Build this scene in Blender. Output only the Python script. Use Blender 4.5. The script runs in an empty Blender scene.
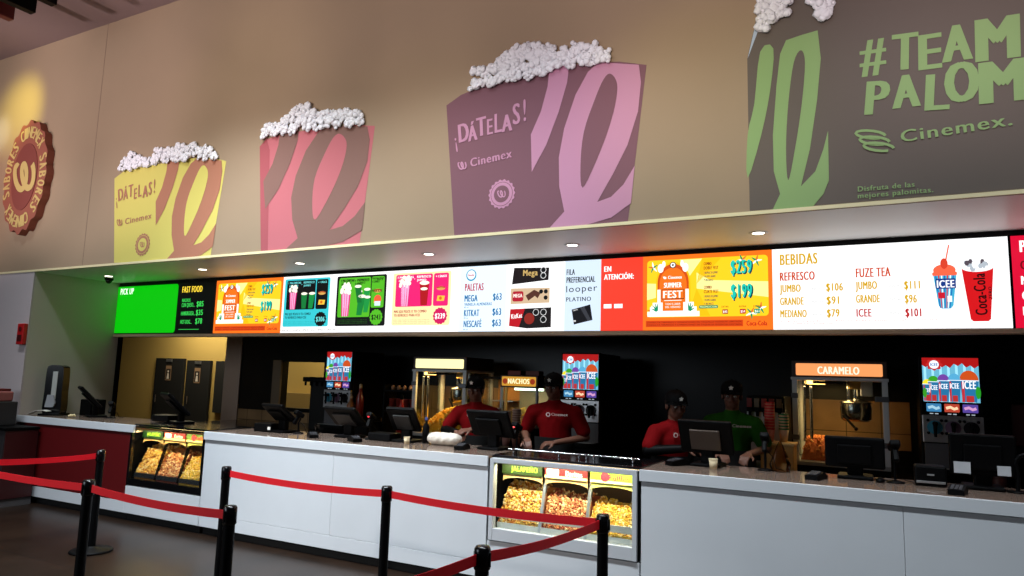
import bpy, bmesh, math, random
from mathutils import Vector, Matrix, Euler

# ------------------------------------------------------------------ camera, world, lights, exposure
sc = bpy.context.scene
COL = sc.collection
FPX, YAW, PITCH, ROLL, CZ = 700.0, 0.48362, 0.12907, 0.02875, 1.61
fw = Vector((-math.sin(YAW)*math.cos(PITCH), math.cos(YAW)*math.cos(PITCH), math.sin(PITCH)))
rt = Vector((math.cos(YAW), math.sin(YAW), 0))
up = rt.cross(fw)
RT = rt*math.cos(ROLL) + up*math.sin(ROLL)
UP = -rt*math.sin(ROLL) + up*math.cos(ROLL)
cam = bpy.data.cameras.new('camera'); cam.sensor_width = 36; cam.lens = FPX/1024*36
cam.clip_start = 0.05; cam.clip_end = 200
co = bpy.data.objects.new('camera', cam); COL.objects.link(co)
mw = Matrix((RT, UP, -fw)).transposed().to_4x4(); mw.translation = Vector((0, 0, CZ))
co.matrix_world = mw
sc.camera = co
sc.view_settings.view_transform = 'Standard'; sc.view_settings.look = 'None'
sc.view_settings.exposure = 0.0; sc.view_settings.gamma = 1.0
sc.view_settings.use_curve_mapping = False
W = bpy.data.worlds.new('world'); sc.world = W; W.use_nodes = True
W.node_tree.nodes['Background'].inputs[0].default_value = (0.75, 0.85, 1, 1)
W.node_tree.nodes['Background'].inputs[1].default_value = 0.012

def L(t):
    r = []
    for x in t:
        x = x/255
        r.append(x/12.92 if x <= 0.04045 else ((x+0.055)/1.055)**2.4)
    return tuple(r)
def lamp(name, kind, loc, power, color, target=None, size=1, size_y=None, angle=60, blend=1, radius=.1, spread=None):
    d = bpy.data.lights.new(name, kind); d.energy = power; d.color = color
    if kind == 'AREA':
        d.size = size
        if size_y: d.shape = 'RECTANGLE'; d.size_y = size_y
        if spread: d.spread = math.radians(spread)
    if kind == 'SPOT':
        d.spot_size = math.radians(angle); d.spot_blend = blend; d.shadow_soft_size = radius
    if kind == 'POINT': d.shadow_soft_size = radius
    o = bpy.data.objects.new(name, d); COL.objects.link(o); o.location = loc
    if target is not None:
        o.rotation_euler = (Vector(target)-Vector(loc)).to_track_quat('-Z', 'Y').to_euler()
    return o
# added fills with no seen source in the lobby; the wall's projectors
for i, (x, p) in enumerate(((-8.2, 36), (-5.4, 100), (-2.8, 62), (-.2, 30), (2.4, 22))):
    lamp('lobby_fill', 'AREA', (x, 3.0, 5.75), p, (.84, .93, 1), (x, 4.5, 0), 2.2, .3, spread=75)  # added area lights, placed to brighten the counter front and spare the kitchen
lamp('ceiling_fill', 'AREA', (-7.5, 2.6, 4.4), 55, (1, .84, .78), (-6.5, 1.6, 6), 3, 1.2)  # added to brighten the lobby ceiling
lamp('cool_fill', 'AREA', (-8.5, -4.5, 3.4), 170, (.80, .90, 1), (-5.2, 4.9, 1.6), 5, 3)  # added cool fill from behind left, no window seen
for x, p in ((-10.4, 480), (-8.4, 540), (-6.4, 340), (-4.4, 260), (-2.4, 260), (-.4, 360), (1.6, 420)):
    lamp('projector', 'SPOT', (x, -.2, 3.4), p, (1, .82, .84), (x-.1, 4.94, 4.75), angle=50, blend=.7)
lamp('belt_fill', 'SPOT', (-8.2, -1.2, 3.8), 520, (1, .95, .9), (-5.0, 2.9, .75), angle=34, blend=.8, radius=.15)  # added to brighten the near left belts
lamp('yellow_spot', 'SPOT', (-9.6, 3.6, 5.3), 130, (1, .92, .08), (-10.15, 4.94, 5.0), angle=50, blend=1)
lamp('blue_white_spot', 'SPOT', (-10.6, 4.0, 4.9), 30, (.7, .9, 1), (-10.62, 4.94, 4.75), angle=38, blend=1)
lamp('orange_spot', 'SPOT', (-10.6, 2.8, 4.2), 45, (1, .35, .15), (-10.8, 4.94, 4.0), angle=60, blend=1)
lamp('yellow_wash', 'SPOT', (-3.6, 2.6, 3.9), 16, (.85, 1, .25), (-3.7, 4.94, 3.4), angle=75, blend=1)
lamp('yellow_wash', 'SPOT', (-1.1, 2.8, 4.0), 30, (.95, 1, .2), (-1.1, 4.94, 3.6), angle=60, blend=1)
lamp('yellow_wash', 'SPOT', (-6.0, 2.6, 4.6), 22, (1, .95, .3), (-5.8, 4.94, 4.3), angle=75, blend=1)

# ------------------------------------------------------------------ materials
MC = {}
def mat(name, rgb, rough=.6, metal=0, emit=0, spec=.5, noise=0, nscale=8, bump=0, bscale=60, ecol=None):
    key = name
    if key in MC: return MC[key]
    m = bpy.data.materials.new(name); m.use_nodes = True
    nt = m.node_tree; b = nt.nodes['Principled BSDF']
    c = L(rgb)
    b.inputs['Base Color'].default_value = (*c, 1)
    b.inputs['Roughness'].default_value = rough; b.inputs['Metallic'].default_value = metal
    b.inputs['Specular IOR Level'].default_value = spec
    if emit:
        b.inputs['Base Color'].default_value = (.01, .01, .01, 1)
        e = L(ecol or rgb)
        b.inputs['Emission Color'].default_value = (*e, 1); b.inputs['Emission Strength'].default_value = emit
    if noise or bump:
        tc = nt.nodes.new('ShaderNodeTexCoord')
    if noise:
        n = nt.nodes.new('ShaderNodeTexNoise'); n.inputs['Scale'].default_value = nscale; n.inputs['Detail'].default_value = 5
        nt.links.new(tc.outputs['Object'], n.inputs['Vector'])
        r = nt.nodes.new('ShaderNodeMapRange'); r.inputs['From Min'].default_value = .3; r.inputs['From Max'].default_value = .7
        r.inputs['To Min'].default_value = 1-noise; r.inputs['To Max'].default_value = 1+noise
        nt.links.new(n.outputs['Fac'], r.inputs['Value'])
        v = nt.nodes.new('ShaderNodeVectorMath'); v.operation = 'SCALE'; v.inputs[0].default_value = c
        nt.links.new(r.outputs[0], v.inputs['Scale']); nt.links.new(v.outputs[0], b.inputs['Base Color'])
    if bump:
        n2 = nt.nodes.new('ShaderNodeTexNoise'); n2.inputs['Scale'].default_value = bscale
        nt.links.new(tc.outputs['Object'], n2.inputs['Vector'])
        bp = nt.nodes.new('ShaderNodeBump'); bp.inputs['Strength'].default_value = bump; bp.inputs['Distance'].default_value = .01
        nt.links.new(n2.outputs['Fac'], bp.inputs['Height']); nt.links.new(bp.outputs[0], b.inputs['Normal'])
    MC[key] = m
    return m
def glass(name, tint=(235, 240, 240), refl=.10):
    if name in MC: return MC[name]
    m = bpy.data.materials.new(name); m.use_nodes = True; nt = m.node_tree
    for n in list(nt.nodes): nt.nodes.remove(n)
    o = nt.nodes.new('ShaderNodeOutputMaterial'); t = nt.nodes.new('ShaderNodeBsdfTransparent')
    t.inputs[0].default_value = (*L(tint), 1)
    g = nt.nodes.new('ShaderNodeBsdfGlossy'); g.inputs['Roughness'].default_value = .04
    g.inputs[0].default_value = (.8, .8, .8, 1)
    fr = nt.nodes.new('ShaderNodeLayerWeight'); fr.inputs[0].default_value = .25
    mu = nt.nodes.new('ShaderNodeMath'); mu.operation = 'MULTIPLY'; mu.inputs[1].default_value = refl*4
    mx = nt.nodes.new('ShaderNodeMixShader')
    nt.links.new(fr.outputs['Fresnel'], mu.inputs[0]); nt.links.new(mu.outputs[0], mx.inputs[0])
    nt.links.new(t.outputs[0], mx.inputs[1]); nt.links.new(g.outputs[0], mx.inputs[2]); nt.links.new(mx.outputs[0], o.inputs[0])
    MC[name] = m
    return m
def tilemat(name, rgb, rgb2, grout, tw, th, rough, axis='XZ', stain=False, bumpy=.0, mort=.004):
    m = bpy.data.materials.new(name); m.use_nodes = True; nt = m.node_tree; b = nt.nodes['Principled BSDF']
    b.inputs['Roughness'].default_value = rough
    tc = nt.nodes.new('ShaderNodeTexCoord'); sp = nt.nodes.new('ShaderNodeSeparateXYZ'); cb = nt.nodes.new('ShaderNodeCombineXYZ')
    nt.links.new(tc.outputs['Object'], sp.inputs[0])
    nt.links.new(sp.outputs[0], cb.inputs[0]); nt.links.new(sp.outputs[1 if axis == 'XY' else 2], cb.inputs[1])
    b.inputs['Specular IOR Level'].default_value = .25
    br = nt.nodes.new('ShaderNodeTexBrick'); br.offset = 0; br.squash = 1
    br.inputs['Color1'].default_value = (*L(rgb), 1); br.inputs['Color2'].default_value = (*L(rgb2), 1); br.inputs['Mortar'].default_value = (*L(grout), 1)
    br.inputs['Scale'].default_value = 1; br.inputs['Mortar Size'].default_value = mort
    br.inputs['Brick Width'].default_value = tw; br.inputs['Row Height'].default_value = th
    nt.links.new(cb.outputs[0], br.inputs['Vector'])
    n = nt.nodes.new('ShaderNodeTexNoise'); n.inputs['Scale'].default_value = 2.2; n.inputs['Detail'].default_value = 7
    nt.links.new(tc.outputs['Object'], n.inputs['Vector'])
    r = nt.nodes.new('ShaderNodeMapRange'); r.inputs['From Min'].default_value = .3; r.inputs['From Max'].default_value = .7
    r.inputs['To Min'].default_value = .65; r.inputs['To Max'].default_value = 1.35
    nt.links.new(n.outputs['Fac'], r.inputs['Value'])
    v = nt.nodes.new('ShaderNodeVectorMath'); v.operation = 'SCALE'
    nt.links.new(br.outputs['Color'], v.inputs[0]); nt.links.new(r.outputs[0], v.inputs['Scale'])
    nt.links.new(v.outputs[0], b.inputs['Base Color'])
    MC[name] = m
    return m

M_wall = mat('upper_wall_paint', (160, 138, 112), .85, noise=.03, nscale=1.2)
M_wallplain = mat('pale_wall_paint', (190, 178, 178), .85)
M_ceil = mat('lobby_ceiling_paint', (150, 128, 124), .9)
M_soffit = mat('soffit_paint', (240, 238, 236), .45)
M_white = mat('white_panel', (214, 218, 222), .35, noise=.02, nscale=3)
M_quartz_shaded = mat('quartz_shaded_top', (128, 110, 98), .1, noise=.03, nscale=12)  # shade on the worktop put into its colour, darker than the white edge
M_red = mat('dark_red_laminate', (92, 12, 15), .4)
M_black = mat('black_plastic', (5, 5, 6), .5, spec=.10)
M_blackg = mat('black_gloss', (10, 10, 12), .15)
M_void = mat('black_paint', (9, 9, 10), .8)
M_steel = mat('brushed_steel', (190, 190, 192), .35, metal=.9)
M_steeld = mat('satin_silver_panel', (150, 150, 152), .45, metal=.3)
M_silver = mat('silver_paint', (196, 199, 203), .35, spec=.5)
M_chrome = mat('chrome', (220, 220, 220), .12, metal=1)
M_belt = mat('red_belt_webbing', (240, 6, 30), .55)
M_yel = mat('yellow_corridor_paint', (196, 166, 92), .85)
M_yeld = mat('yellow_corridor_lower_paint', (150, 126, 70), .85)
M_column = mat('taupe_column_paint', (176, 152, 134), .8)
M_trim = mat('champagne_trim', (206, 176, 146), .5)
M_glass = glass('clear_glass')
M_tileb = tilemat('black_wall_tile', (8, 8, 8), (7, 7, 7), (4, 4, 4), .6, .6, .35)
M_tilet = tilemat('tan_wall_tile', (150, 118, 82), (142, 112, 78), (70, 55, 40), .3, .3, .4)
M_floor = tilemat('floor_tile', (38, 27, 20), (33, 23, 17), (18, 14, 11), 1.2, 1.2, .3, 'XY', mort=.006)
M_skin = mat('skin', (104, 66, 50), .55)
M_print = mat('shirt_print', (200, 180, 176), .8)
M_hair = mat('dark_hair', (14, 10, 9), .6, spec=.1)
M_paper = mat('paper', (225, 222, 214), .8)
M_cream = mat('cream_paper_cup', (226, 208, 170), .7)

# ------------------------------------------------------------------ mesh builder
def frame(d):
    d = d.normalized(); a = Vector((0, 0, 1)) if abs(d.z) < .9 else Vector((1, 0, 0))
    u = d.cross(a).normalized(); return u, d.cross(u).normalized()
FC = {}
def glyphs(s, off):
    k = (s, off)
    if k in FC: return FC[k]
    c = bpy.data.curves.new('t', 'FONT'); c.body = s; c.size = 1; c.offset = off; c.space_character = 1.14; c.resolution_u = 3
    o = bpy.data.objects.new('t', c); COL.objects.link(o)
    dg = bpy.context.evaluated_depsgraph_get(); me = bpy.data.meshes.new_from_object(o.evaluated_get(dg))
    v = [(p.co.x, p.co.y) for p in me.vertices]; f = [tuple(p.vertices) for p in me.polygons]
    bpy.data.objects.remove(o); bpy.data.curves.remove(c); bpy.data.meshes.remove(me)
    if not v: v = [(0, 0)]
    x0 = min(p[0] for p in v); x1 = max(p[0] for p in v)
    r = ([(p[0]-x0, p[1]) for p in v], f, max(x1-x0, 1e-4)); FC[k] = r
    return r
class MB:
    def __init__(s): s.v = []; s.f = []; s.m = []; s.s = []; s.mats = []
    def mi(s, m):
        if m not in s.mats: s.mats.append(m)
        return s.mats.index(m)
    def add(s, v, f, m, smooth=False):
        n = len(s.v); i = s.mi(m)
        s.v += [tuple(p) for p in v]
        for q in f: s.f.append(tuple(n+a for a in q)); s.m.append(i); s.s.append(smooth)
        return s
    def xf(s, M, start=0):
        for i in range(start, len(s.v)): s.v[i] = tuple(M @ Vector(s.v[i]))
        return s
    def box(s, x0, x1, y0, y1, z0, z1, m, bev=0, M=None):
        bm = bmesh.new(); bmesh.ops.create_cube(bm, size=1)
        for p in bm.verts: p.co = Vector(((x0+x1)/2+p.co.x*(x1-x0), (y0+y1)/2+p.co.y*(y1-y0), (z0+z1)/2+p.co.z*(z1-z0)))
        if bev: bmesh.ops.bevel(bm, geom=bm.edges[:], offset=bev, segments=2, affect='EDGES', profile=.5)
        if M is not None: bm.transform(M)
        bm.verts.index_update()
        s.add([p.co[:] for p in bm.verts], [[q.index for q in f.verts] for f in bm.faces], m, False); bm.free()
        return s
    def cyl(s, a, b, r0, m, r1=None, seg=16, cap=True):
        a, b = Vector(a), Vector(b); r1 = r0 if r1 is None else r1; u, w = frame(b-a); v = []
        for c, r in ((a, r0), (b, r1)):
            for k in range(seg):
                t = 2*math.pi*k/seg; v.append(c+u*math.cos(t)*r+w*math.sin(t)*r)
        s.add(v, [(k, (k+1) % seg, seg+(k+1) % seg, seg+k) for k in range(seg)], m, True)
        if cap:
            s.add(v[:seg], [tuple(range(seg))[::-1]], m); s.add(v[seg:], [tuple(range(seg))], m)
        return s
    def tube(s, pts, r, m, seg=8):
        for a, b in zip(pts[:-1], pts[1:]): s.cyl(a, b, r, m, seg=seg)
        for p in pts[1:-1]: s.ball(p, (r, r, r), m, 8, 6)
        return s
    def lathe(s, prof, c, m, seg=24, smooth=True):
        v = []; f = []; n = len(prof)
        for k in range(seg):
            t = 2*math.pi*k/seg
            for r, z in prof: v.append((c[0]+r*math.cos(t), c[1]+r*math.sin(t), c[2]+z))
        for k in range(seg):
            for j in range(n-1):
                a = k*n+j; b = ((k+1) % seg)*n+j; f.append((a, b, b+1, a+1))
        return s.add(v, f, m, smooth)
    def ball(s, c, r, m, seg=16, rings=10, M=None):
        if not isinstance(r, (tuple, list)): r = (r, r, r)
        v = []; f = []
        for j in range(rings+1):
            p = math.pi*j/rings
            for k in range(seg):
                t = 2*math.pi*k/seg
                q = Vector((r[0]*math.sin(p)*math.cos(t), r[1]*math.sin(p)*math.sin(t), r[2]*math.cos(p)))
                if M is not None: q = M @ q
                v.append(Vector(c)+q)
        for j in range(rings):
            for k in range(seg):
                a = j*seg+k; b = j*seg+(k+1) % seg
                f.append((a, a+seg, b+seg, b))
        return s.add(v, f, m, True)
    def poly(s, pts, m): return s.add(pts, [tuple(range(len(pts)))], m)
    def py(s, pts, y, m): return s.poly([(a, y, b) for a, b in pts], m)
    def rect(s, x0, x1, z0, z1, y, m): return s.py([(x0, z0), (x1, z0), (x1, z1), (x0, z1)], y, m)
    def rrect(s, x0, x1, z0, z1, y, m, r=.01, seg=4):
        pts = []
        for cx, cz, a in ((x1-r, z1-r, 0), (x0+r, z1-r, 90), (x0+r, z0+r, 180), (x1-r, z0+r, 270)):
            for k in range(seg+1):
                t = math.radians(a+90*k/seg); pts.append((cx+r*math.cos(t), cz+r*math.sin(t)))
        return s.py(pts[::-1][::-1], y, m)
    def disc(s, cx, cz, rx, y, m, rz=None, seg=24, lobes=0, la=.08):
        rz = rz or rx; pts = []
        n = seg if not lobes else lobes*6
        for k in range(n):
            t = 2*math.pi*k/n; q = 1+(la*math.cos(lobes*t) if lobes else 0)
            pts.append((cx+rx*q*math.cos(t), cz+rz*q*math.sin(t)))
        return s.py(pts, y, m)
    def prism(s, pts, y0, y1, m):        # outline in x,z pushed from y0 to y1
        n = len(pts); v = [(a, y0, b) for a, b in pts]+[(a, y1, b) for a, b in pts]
        return s.add(v, [tuple(range(n)), tuple(range(2*n-1, n-1, -1))]+[(k, n+k, n+(k+1) % n, (k+1) % n) for k in range(n)], m)
    def prismx(s, pts, x0, x1, m):       # outline in y,z pushed from x0 to x1
        n = len(pts); v = [(x0, a, b) for a, b in pts]+[(x1, a, b) for a, b in pts]
        return s.add(v, [tuple(range(n)), tuple(range(2*n-1, n-1, -1))]+[(k, n+k, n+(k+1) % n, (k+1) % n) for k in range(n)], m)
    def stroke(s, pts, w, y, m, w1=None):
        n = len(pts); A = []; B = []
        for i, p in enumerate(pts):
            a = pts[max(i-1, 0)]; b = pts[min(i+1, n-1)]
            dx, dz = b[0]-a[0], b[1]-a[1]; l = math.hypot(dx, dz) or 1; ww = (w if w1 is None else w+(w1-w)*i/(n-1))/2
            A.append((p[0]-dz/l*ww, p[1]+dx/l*ww)); B.append((p[0]+dz/l*ww, p[1]-dx/l*ww))
        v = [(p[0], y-.00004*i, p[1]) for i, p in enumerate(A)]+[(p[0], y-.00004*i, p[1]) for i, p in enumerate(B)]
        return s.add(v, [(i, i+1, n+i+1, n+i) for i in range(n-1)], m)
    def text(s, t, x, z, h, y, m, w=None, off=.02, align='l', ang=0, M=None, sx=1):
        v, f, bw = glyphs(t, 0); k = h/.70
        kx = k*sx if w is None else w/bw
        wid = bw*kx; ox = {'l': 0, 'c': -wid/2, 'r': -wid}[align]
        ca, sa = math.cos(ang), math.sin(ang)
        e = min(h*off*1.9, .085*wid/max(len(t), 1)); q = 1-2*e/max(wid, 2.5*e) if w is not None else 1
        for n, dx in enumerate((0, -e, e) if e > 0 else (0,)):
            out = []
            for a, b in v:
                X, Z = (a*kx+ox+wid/2)*1.0, b*k
                X = (X-wid/2-(ox+wid/2)+wid*0)*q+(ox+wid/2)+dx if w is not None else X-wid/2+dx
                out.append((x+X*ca-Z*sa, y-.00012*n, z+X*sa+Z*ca))
            if M is not None: out = [tuple(M @ Vector(p)) for p in out]
            s.add(out, f, m)
        return s
    def build(s, name, parent=None, label=None, cat=None, group=None, kind=None, loc=None, rz=0):
        me = bpy.data.meshes.new(name); me.from_pydata(s.v, [], s.f)
        for m in s.mats: me.materials.append(m)
        me.polygons.foreach_set('material_index', s.m); me.polygons.foreach_set('use_smooth', s.s); me.update()
        o = bpy.data.objects.new(name, me); COL.objects.link(o)
        if parent: o.parent = parent
        if loc is not None: o.location = loc; o.rotation_euler = (0, 0, rz)
        tag(o, label, cat, group, kind); return o
def tag(o, label=None, cat=None, group=None, kind=None):
    for k, v in (('label', label), ('category', cat), ('group', group), ('kind', kind)):
        if v: o[k] = v
    return o
def thing(name, label, cat, loc=(0, 0, 0), rz=0, group=None):
    o = bpy.data.objects.new(name, None); COL.objects.link(o); o.location = loc; o.rotation_euler = (0, 0, rz)
    o.empty_display_size = .1
    return tag(o, label, cat, group)
def kids(o): return [c for c in COL.objects if c.parent == o]
def copy_tree(o, loc=None, rz=None, label=None, parent=None):
    c = o.copy(); COL.objects.link(c)
    if parent: c.parent = parent
    for ch in kids(o): copy_tree(ch, parent=c)
    if loc is not None: c.location = loc
    if rz is not None: c.rotation_euler = (0, 0, rz)
    if label: c['label'] = label
    return c
def P(u, v, Y):          # a picture direction met with the upright plane at depth Y
    d = RT*((u-512)/FPX)+UP*((288-v)/FPX)+fw; k = Y/d.y
    return (d.x*k, CZ+d.z*k)

FY = 4.94      # face of the bulkhead and of the counter
SY = 6.05      # menu screens
XL = -9.39     # side wall of the serving niche
BY = 7.60      # kitchen back wall
ZT = 5.87      # lobby ceiling
SOF = 2.78
# ------------------------------------------------------------------ structure
def st(name, mb, **k): return mb.build(name, kind='structure', **k)
st('floor', MB().box(-15, 5, -6, 9.1, -.1, 0, M_floor))
st('ceiling', MB().box(-15, 5, -6, 5.1, ZT, ZT+.1, M_ceil))
st('wall_front', MB().box(-15, 5, FY, FY+.02, SOF-.003, ZT, M_wall))
st('wall_front_left', MB().box(-15, XL, FY, FY+.02, 0, SOF-.004, M_wallplain))
st('ceiling_soffit', MB().box(XL-.1, 5, FY+.021, SY+.12, SOF, SOF+.06, M_soffit))
st('trim_4', MB().box(-15, 5, FY-.012, FY-.001, SOF-.003, SOF+.022, mat('cream_edge_trim', (236, 222, 176), .6)))
st('trim_5', MB().box(-8.404, -8.398, FY-.0015, FY, SOF+.03, ZT, mat('wall_joint', (120, 98, 84), .8)))
st('wall_left', MB().box(XL-.1, XL, FY+.021, 6.12, 0, SOF-.001, mat('niche_wall_paint', (196, 188, 176), .8)))
st('trim_1', MB().box(XL-.1, XL+.02, 6.12, 6.18, 0, SOF, M_black))
st('ceiling_kitchen', MB().box(-15, 5, SY+.12, 9.1, 2.9, 3.0, M_void))
st('trim_2', MB().box(XL, 5, SY+.02, SY+.12, 2.745, SOF, M_void))
st('trim_3', MB().box(XL, 5, SY-.01, SY+.12, 2.03, 2.065, M_trim, .004))
# kitchen back wall with a pass-through
wx0, wx1, wz0, wz1 = -7.75, -6.95, 1.10, 1.765
wb = MB()
wb.box(-8.6, wx0, BY, BY+.12, 1.05, 2.9, M_tileb).box(wx0, wx1, BY, BY+.12, wz1, 2.9, M_tileb).box(wx1, 5, BY, BY+.12, 1.05, 2.9, M_tileb)
wb.box(wx0, wx1, BY, BY+.12, 1.05, wz0, M_void)
wb.box(-8.6, -3.4, BY, BY+.12, 0, 1.05, M_tilet).box(-3.4, 5, BY, BY+.12, 0, 1.05, M_tileb)
st('wall_back', wb)
st('wall_tiles', MB().box(-5.2, -3.4, BY-.012, BY-.001, 1.05, 1.5, M_tilet).box(-.72, .24, BY-.012, BY-.001, 1.05, 1.5, M_tilet))
st('window_1', MB().box(-7.91, wx0, BY-.03, BY, wz0-.02, wz1+.02, mat('taupe_frame', (110, 92, 70), .5)).box(wx0, wx1, BY-.08, BY+.02, wz0-.03, wz0+.01, M_black, .004))
st('wall_column', MB().box(-8.94, -8.6, BY-.02, BY+.14, 0, 2.9, M_column))
# corridor behind
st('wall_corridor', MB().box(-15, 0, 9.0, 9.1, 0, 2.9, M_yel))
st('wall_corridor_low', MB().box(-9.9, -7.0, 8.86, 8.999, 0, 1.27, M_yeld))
for i, (a, b, zt, zb) in enumerate(((-12.47, -11.66, 1.815, 0), (-11.57, -10.93, 1.785, 0))):
    d = st('door_%d' % (i+1), MB().box(a, b, 8.94, 8.998, zb, zt, M_void, .004))
    cx = (a+b)/2
    n = MB().rrect(cx-.08, cx+.08, zt-.42, zt-.14, 8.932, mat('door_notice', (150, 120, 90), .7), .01)
    n.rect(cx-.065, cx+.065, zt-.40, zt-.20, 8.930, mat('notice_dark', (40, 30, 28), .7))
    n.disc(cx, zt-.25, .022, 8.928, M_paper); n.py([(cx-.035, zt-.39), (cx+.035, zt-.39), (cx+.02, zt-.285), (cx-.02, zt-.285)], 8.928, M_paper)
    n.box(cx-.08, cx+.08, 8.92, 8.94, zt-.07, zt-.02, M_steel, .004)
    n.build('door_sign', d)
    MB().cyl((a+.14, 8.90, .98), (a+.14, 8.90, 1.12), .012, M_chrome).build('door_handle', d)
st('wall_panel_dark', MB().box(-10.78, -10.3, 8.94, 8.998, .85, 1.78, M_void))
lamp('corridor_lamp', 'AREA', (-10.9, 8.3, 2.85), 42, (1, .88, .62), (-10.9, 8.5, 0), 1.6, .6)
lamp('corridor_lamp_b', 'AREA', (-7.6, 8.35, 2.85), 34, (1, .88, .6), (-7.6, 8.4, 0), 1.6, .5)
# ceiling baffles
for i, (u, v, m, lab) in enumerate(((14, 20, M_red, 'dark red hanging ceiling baffle, leftmost in the upper left corner'), (36, 13, M_black, 'black hanging ceiling baffle between the dark red one and a short one'), (57, 5, M_black, 'black hanging ceiling baffle, furthest right of the three'))):
    d = RT*((u-512)/FPX)+UP*((288-v)/FPX)+fw; k = (5.45-CZ)/d.z; x, y = d.x*k, d.y*k
    MB().box(x-.1, x, 0.2, y, 5.45, ZT-.02, m, .006).build('ceiling_baffle', label=lab, cat='ceiling baffle', group='slat baffles under the lobby ceiling')
# ------------------------------------------------------------------ soffit fittings
M_lamp = mat('downlight_glow', (255, 244, 224), emit=9)
for i, (x, y) in enumerate(((-8.79, 5.52), (-6.99, 5.5), (-5.49, 5.53), (-3.81, 5.51), (-2.33, 5.54), (-.79, 5.56))):
    where = ('above the green screen, beside the dome camera', 'above the black price screen', 'above the combo meal screen', 'above the left end of the ice cream screen', 'above the red notice screen', 'above the drinks price screen')[i]
    t = thing('downlight', 'small round recessed downlight in the soffit ' + where, 'ceiling light', (x, y, SOF), group='downlights in the soffit')
    MB().lathe([(.045, -.004), (.065, -.008), (.075, 0)], (0, 0, 0), M_white).build('trim_ring', t)
    MB().lathe([(.0001, -.005), (.045, -.004)], (0, 0, 0), M_lamp).build('lens', t)
    lamp('downlight_beam', 'SPOT', (x, y, SOF-.03), 1.0, (1, .9, .76), (x, y, 0), angle=100, blend=.8, radius=.04)
t = thing('dome_camera', 'black dome security camera under the soffit left of the green screen', 'security camera', (-9.0, 5.66, SOF))
MB().lathe([(.0001, -.03), (.05, -.03), (.055, 0), (.0001, 0)], (0, 0, 0), M_black).build('mount', t)
MB().ball((0, 0, -.035), (.04, .04, .04), M_blackg).build('dome', t)
t = thing('fire_alarm', 'red fire alarm box on the pale wall left of the counter', 'alarm', (-9.46, FY, 1.86))
MB().box(-.07, .07, -.05, -.001, 0, .26, mat('alarm_red', (190, 20, 24), .4), .008).build('housing', t)
MB().box(-.045, .045, -.058, -.05, .04, .12, mat('alarm_dark', (70, 10, 12), .4), .004).cyl((0, -.056, .19), (0, -.05, .19), .03, M_red).build('pull_handle', t)

# ------------------------------------------------------------------ projected wall pictures, their light put into surface colours
def px(pts, Y, o=(0, 0), s=1.0): return [P(o[0]+a/s, o[1]+b/s, Y) for a, b in pts]
def smoothp(pts, closed=True, n=4):
    out = []; N = len(pts)
    for i in range(N if closed else N-1):
        p0, p1, p2, p3 = pts[(i-1) % N], pts[i], pts[(i+1) % N], pts[(i+2) % N]
        if not closed:
            p0 = pts[max(i-1, 0)]; p3 = pts[min(i+2, N-1)]
        for k in range(n):
            t = k/n
            out.append(tuple(.5*((2*p1[j])+(-p0[j]+p2[j])*t+(2*p0[j]-5*p1[j]+4*p2[j]-p3[j])*t*t+(-p0[j]+3*p1[j]-3*p2[j]+p3[j])*t**3) for j in (0, 1)))
    if not closed: out.append(pts[-1])
    return out
K = {}
def kernel(seed):
    if seed in K: return K[seed]
    r = random.Random(seed); vs = []; fs = []
    for k in range(4):
        bm = bmesh.new(); bmesh.ops.create_icosphere(bm, subdivisions=1, radius=r.uniform(.45, .7))
        off = Vector((r.uniform(-.5, .5), r.uniform(-.5, .5), r.uniform(-.5, .5)))
        n = len(vs); bm.verts.index_update()
        vs += [p.co+off for p in bm.verts]; fs += [tuple(n+q.index for q in f.verts) for f in bm.faces]; bm.free()
    K[seed] = (vs, fs); return K[seed]
def kern(mb, p, r, m, rnd, flat=1):
    v, f = kernel(rnd.randrange(12)); E3 = Euler((rnd.uniform(0, 6), rnd.uniform(0, 6), rnd.uniform(0, 6))).to_matrix()
    s = r*rnd.uniform(.75, 1.2); out = []
    for a in v:
        q = E3 @ a*s; out.append((p[0]+q.x, p[1]+q.y*flat, p[2]+q.z))
    mb.add(out, f, m, True)
def logo_mark(mb, cx, cz, s, y, m, w=.13, ang=0):
    a = []
    for k in range(57):
        t = k/56*2*math.pi*2.0
        x = -.52+.52*(k/28) - .36*math.sin(t)*.9; z = .62*math.cos(t)*(.9)+.32*math.sin(t)
        a.append((x*.75, z*.62))
    ca, sa = math.cos(ang), math.sin(ang)
    mb.stroke([(cx+(p*ca-q*sa)*s, cz+(p*sa+q*ca)*s) for p, q in a], w*s, y, m)
STR1 = [(283, 113), (330, 107), (325, 150), (305, 220), (275, 300), (240, 365), (238, 275), (262, 220), (278, 160)]
LOOP = [(400, 102), (497, 108), (502, 150), (495, 220), (470, 300), (435, 370), (397, 437), (430, 425), (460, 395), (487, 350), (478, 440), (430, 475), (370, 492), (282, 500), (300, 480), (318, 460), (306, 400), (305, 330), (318, 260), (345, 180), (375, 125)]
HOLE = [(430, 130), (445, 155), (440, 205), (420, 275), (390, 350), (362, 403), (357, 350), (365, 270), (390, 195), (413, 142)]
Q3 = ((250, 130), (515, 107), (470, 487), (240, 500))
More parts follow.
